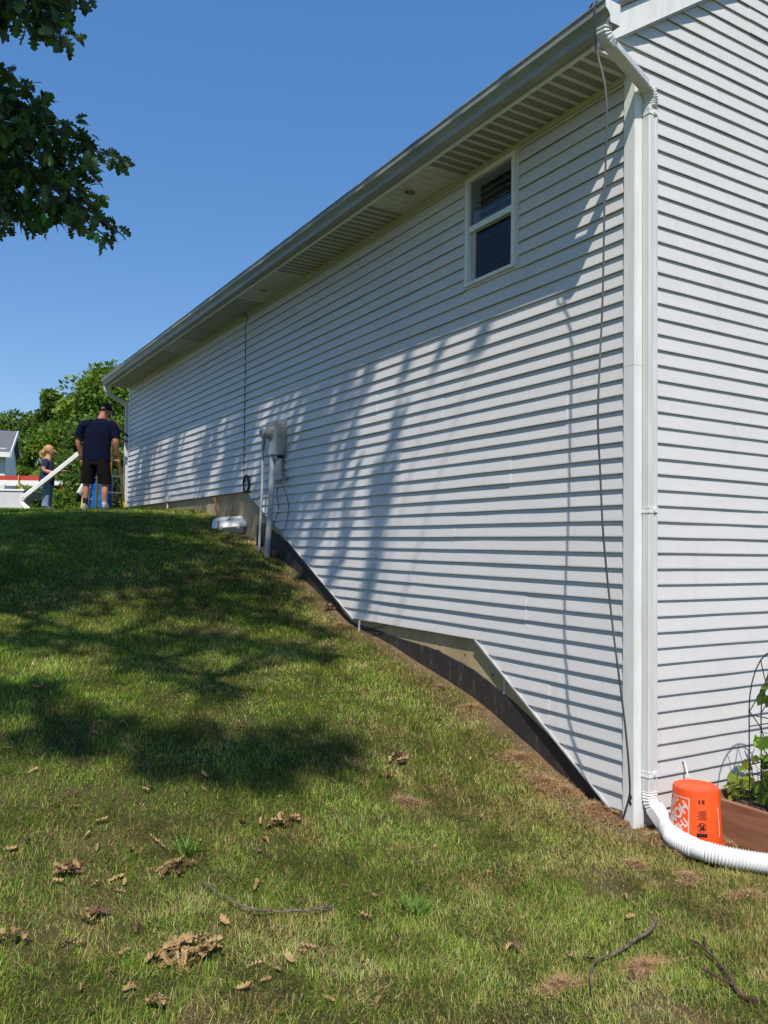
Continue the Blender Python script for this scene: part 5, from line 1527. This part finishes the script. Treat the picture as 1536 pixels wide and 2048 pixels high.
# a few taller grass tufts
def tuft(u, v, n, h, label, seedv):
    rs = np.random.default_rng(seedv); c = ground_hit(u, v)
    V = []; F = []; T = []
    for i in range(n):
        a = rs.random() * 6.283; ln = .25 + .6 * rs.random(); hh = h * (.6 + .6 * rs.random()); p = np.array((rs.normal(0, .012), rs.normal(0, .012), -.005)); w = .003 + .002 * rs.random()
        d = np.array((math.cos(a), math.sin(a), 0)); s_ = np.array((-math.sin(a), math.cos(a), 0)) * w; k = len(V)
        m1 = p + (d * math.sin(ln) + np.array((0, 0, math.cos(ln)))) * hh * .55
        e = m1 + (d * math.sin(ln * 1.7) + np.array((0, 0, math.cos(ln * 1.7)))) * hh * .5
        V += [p - s_, p + s_, m1 + s_ * .9, m1 - s_ * .9, e]; F += [(k, k + 1, k + 2), (k, k + 2, k + 3), (k + 3, k + 2, k + 4)]
        T += [np.array((.13, .24, .045)) * (1 + rs.normal(0, .15))] * 5
    o = link_mesh('grass_tuft', np_mesh('grass_tuft', np.array(V), np.array(F), np.array(T)), 'grass'); o.location = c
    tag(o, label, 'grass tuft', 'taller tufts in the lawn')
tuft(375, 1712, 34, .13, 'pale green grass tuft in the left foreground among dead leaves', 1)
tuft(830, 1830, 26, .13, 'upright grass tuft in the centre foreground', 2)
tuft(830, 1780, 12, .09, 'thin grass sprig just behind the centre foreground tuft', 3)
tuft(650, 1600, 16, .08, 'short grass tuft below the big shade patch', 4)

# ================================================================== DEAD LEAVES AND TWIGS
def dead_leaf_mesh(seedv, curl, roll_, wid):
    rs = random.Random(seedv)
    v, f = oak_template(); v = v.copy()
    k = rs.uniform(-1, 1) * .4
    out = []
    for (x, y, z) in v:
        a = curl * (x - .4); yy = y * wid
        b = roll_ * yy * 2.4
        X = (math.sin(a) / curl if abs(curl) > .01 else x - .4); Z = (1 - math.cos(a)) / curl if abs(curl) > .01 else 0
        out.append((X, math.sin(b) / 2.4 / max(abs(roll_), .01) * (1 if roll_ >= 0 else -1) if abs(roll_) > .01 else yy, Z + (1 - math.cos(b)) / 2.4 / max(abs(roll_), .05) + k * x * yy + rs.uniform(-.015, .015)))
    mb = MB().add(out, [tuple(q) for q in f])
    me = mb.mesh('fallen_leaf', True, True)
    return me
LM = []
for i, (c_, r_, w_) in enumerate(((1.4, 2.2, .85), (2.2, 1.6, .8), (-1.0, 2.6, .9), (.9, 3.0, .85), (1.8, 2.4, .75), (-1.8, 2.0, .8))):
    for mname in ('deadleaf', 'deadleaf2', 'deadleaf3'):
        me = dead_leaf_mesh(i, c_, r_, w_); me.materials.append(M[mname]); LM.append(me)
# stick-like curled leaves
STK = []
for i in range(4):
    for mname in ('deadleaf', 'deadleaf2'):
        me = dead_leaf_mesh(20 + i, .5 + .4 * i, 3.4, .75); me.materials.append(M[mname]); STK.append(me)
def put_leaf(me, P, size, rz, tilt=.0, parent=None, name='fallen_leaf', lift=.022):
    o = bpy.data.objects.new(name, me); col.objects.link(o)
    o.location = (P[0], P[1], P[2] + lift); o.rotation_euler = (random.uniform(-.5, .5) + tilt, random.uniform(-.4, .4), rz)
    o.scale = (size,) * 3
    if parent is not None: o.parent = parent
    return o
singles = [(15, 1503), (35, 1445), (60, 1550), (92, 1520), (95, 1385), (150, 1447), (195, 1450), (185, 1470), (240, 1452), (290, 1535), (300, 1585), (286, 1588), (408, 1585), (365, 1582), (318, 1525), (482, 1445), (434, 1350), (505, 1385), (100, 1355),
           (130, 1600), (150, 1595), (110, 1618), (155, 1624), (205, 1650), (170, 1680), (50, 1690), (25, 1710), (195, 1705), (400, 1690), (260, 1710), (310, 1690), (325, 1700), (112, 1770), (190, 1780), (230, 1770), (252, 1770), (235, 1795), (325, 1765),
           (347, 1815), (292, 1832), (275, 1860), (315, 1867), (508, 1785), (450, 1857), (490, 1865), (130, 1895), (150, 1900), (250, 1912), (215, 1957), (507, 1945), (582, 1931), (555, 1955), (610, 1913), (625, 1905), (735, 1945), (690, 1785), (750, 1800),
           (735, 1845), (638, 1780), (522, 1710), (530, 1685), (490, 1657), (520, 1655), (675, 1680), (560, 1600), (412, 1560), (1050, 1845), (975, 1755), (1265, 1845), (1145, 1920), (1170, 1925), (1300, 1870), (1017, 1905), (1033, 1910), (885, 1755), (880, 1440),
           (1080, 1560), (940, 1520), (770, 1545), (800, 1500), (1250, 1805), (1495, 1800), (665, 1570), (300, 2015), (190, 2025), (560, 2040), (655, 2010), (485, 1990), (525, 1970), (160, 1990), (265, 1985), (760, 2010), (1270, 1975), (870, 1700), (1140, 1690), (960, 1640)]
k = 0
for (u, v) in singles:
    Pq = ground_hit(u + random.uniform(-3, 3), v + random.uniform(-3, 3))
    stick = random.random() < .55
    me = random.choice(STK) if stick else random.choice(LM)
    o = put_leaf(me, Pq, random.uniform(.05, .08) if stick else random.uniform(.055, .09), random.uniform(0, 6.28), 0)
    mn = me.materials[0].name
    tone = 'dark brown' if 'brown' in mn else ('pale tan' if 'pale' in mn else 'mid-brown')
    form = 'tightly rolled' if stick else 'curled'
    row = 'in the near foreground' if v > 1840 else ('on the sunny grass above the foreground' if v > 1630 else ('around the lowest big shade patch' if v > 1460 else 'on the upper lawn'))
    side = 'far left' if u < 200 else ('left' if u < 420 else ('centre left' if u < 700 else ('centre right' if u < 1000 else 'right')))
    tag(o, f'{tone} {form} oak leaf {row}, {side}', 'leaf', 'single dead leaves scattered on the lawn')
def clump(u, v, n, r, label, pale, seedv, size=.10):
    random.seed(seedv); c = ground_hit(u, v)
    root = empty('dead_leaf_clump', (c[0], c[1], c[2])); tag(root, label, 'leaf clump')
    mb = MB().tube(smooth_path([(-r, 0, .03), (0, .01, .045), (r * .9, -.02, .035)], 5), .0022, 6); lp(mb, 'twig', 'deadleaf3', root)
    for i in range(n):
        a = random.uniform(0, 6.28); q = r * random.random() ** .6
        me = LM[3 * random.randrange(6) + random.choice(pale)] if random.random() < .6 or 2 in pale else random.choice(STK)
        put_leaf(me, (q * math.cos(a), q * .55 * math.sin(a), random.uniform(.0, min(.085, r * .6)) * (1 - q / r * .75)), size * .85 * random.uniform(.75, 1.2), random.uniform(0, 6.28), random.uniform(-.6, .6), root, 'leaf', .02)
clump(372, 1925, 46, .135, 'big clump of dry tan oak leaves in the left foreground', (0, 1, 0), 5, .105)
clump(565, 1652, 16, .09, 'dry leaf clump lying on sunny grass below the shade patch', (0, 1), 6, .10)
clump(802, 1526, 16, .09, 'dry leaf clump in the middle of the lawn', (0, 1), 7, .10)
clump(145, 1748, 14, .09, 'brown leaf clump at the left, above the foreground', (0, 2), 8, .095)
clump(350, 1748, 16, .08, 'rounded brown leaf clump beside the pale grass tuft', (0, 2), 9, .09)
clump(190, 1848, 8, .07, 'dark brown leaf clump in the left foreground', (2, 0), 10, .085)
clump(20, 1890, 7, .08, 'brown leaf clump at the left edge of the foreground', (0, 2), 11, .095)
clump(90, 1382, 7, .09, 'brown leaf clump in the shade at the left', (0, 2), 12, .10)
clump(660, 1222, 7, .09, 'brown leaf clump against the dark foundation coat', (0, 2), 13, .10)
clump(312, 2018, 3, .03, 'pale folded oak leaf at the bottom left', (1,), 14, .115)
clump(780, 1560, 5, .06, 'small reddish leaf clump below the mid-lawn clump', (2, 0), 15, .09)
clump(555, 1105, 6, .07, 'dark brown leaf clump at the foot of the thick conduit', (2, 0), 16, .10)
random.seed(99)
def twig(pts, r, mat, label, forks=()):
    Pp = [ground_hit(u, v) + np.array((0, 0, .03)) for u, v in pts]
    root = empty('fallen_twig', tuple(Pp[0])); tag(root, label, 'twig')
    f_ = under(root)
    S_ = smooth_path([p + np.array((random.uniform(-.008, .008), random.uniform(-.008, .008), random.uniform(-.006, .012))) for p in Pp], 6)
    S_ = [p + np.array((random.uniform(-.0012, .0012), random.uniform(-.0012, .0012), random.uniform(-.004, .004))) for p in S_]
    f_(MB().tube(S_, [r * (1 - .6 * i / len(S_)) * random.uniform(.85, 1.15) for i in range(len(S_))], 7), 'stem', mat, True)
    for fk in forks:
        Q_ = [ground_hit(u, v) + np.array((0, 0, .035)) for u, v in fk]
        f_(MB().tube(smooth_path(Q_, 4), r * .5, 6), 'side_shoot', mat, True)
twig([(662, 1824), (630, 1833), (600, 1838), (540, 1837), (500, 1835), (465, 1818), (430, 1798), (405, 1778)], .0065, 'twig', 'thin grey twig lying across the left foreground grass')
twig([(1314, 1855), (1300, 1882), (1270, 1900), (1235, 1915), (1200, 1928), (1185, 1950), (1181, 1980), (1184, 2008)], .0085, 'twig', 'bent grey twig in the right foreground')
twig([(1512, 2018), (1478, 1998), (1455, 1965), (1435, 1940), (1412, 1915), (1378, 1894)], .010, 'twigred', 'straight reddish-brown forked twig at the lower right', [((1412, 1912), (1408, 1890)), ((1470, 1990), (1440, 1975), (1405, 1955))])
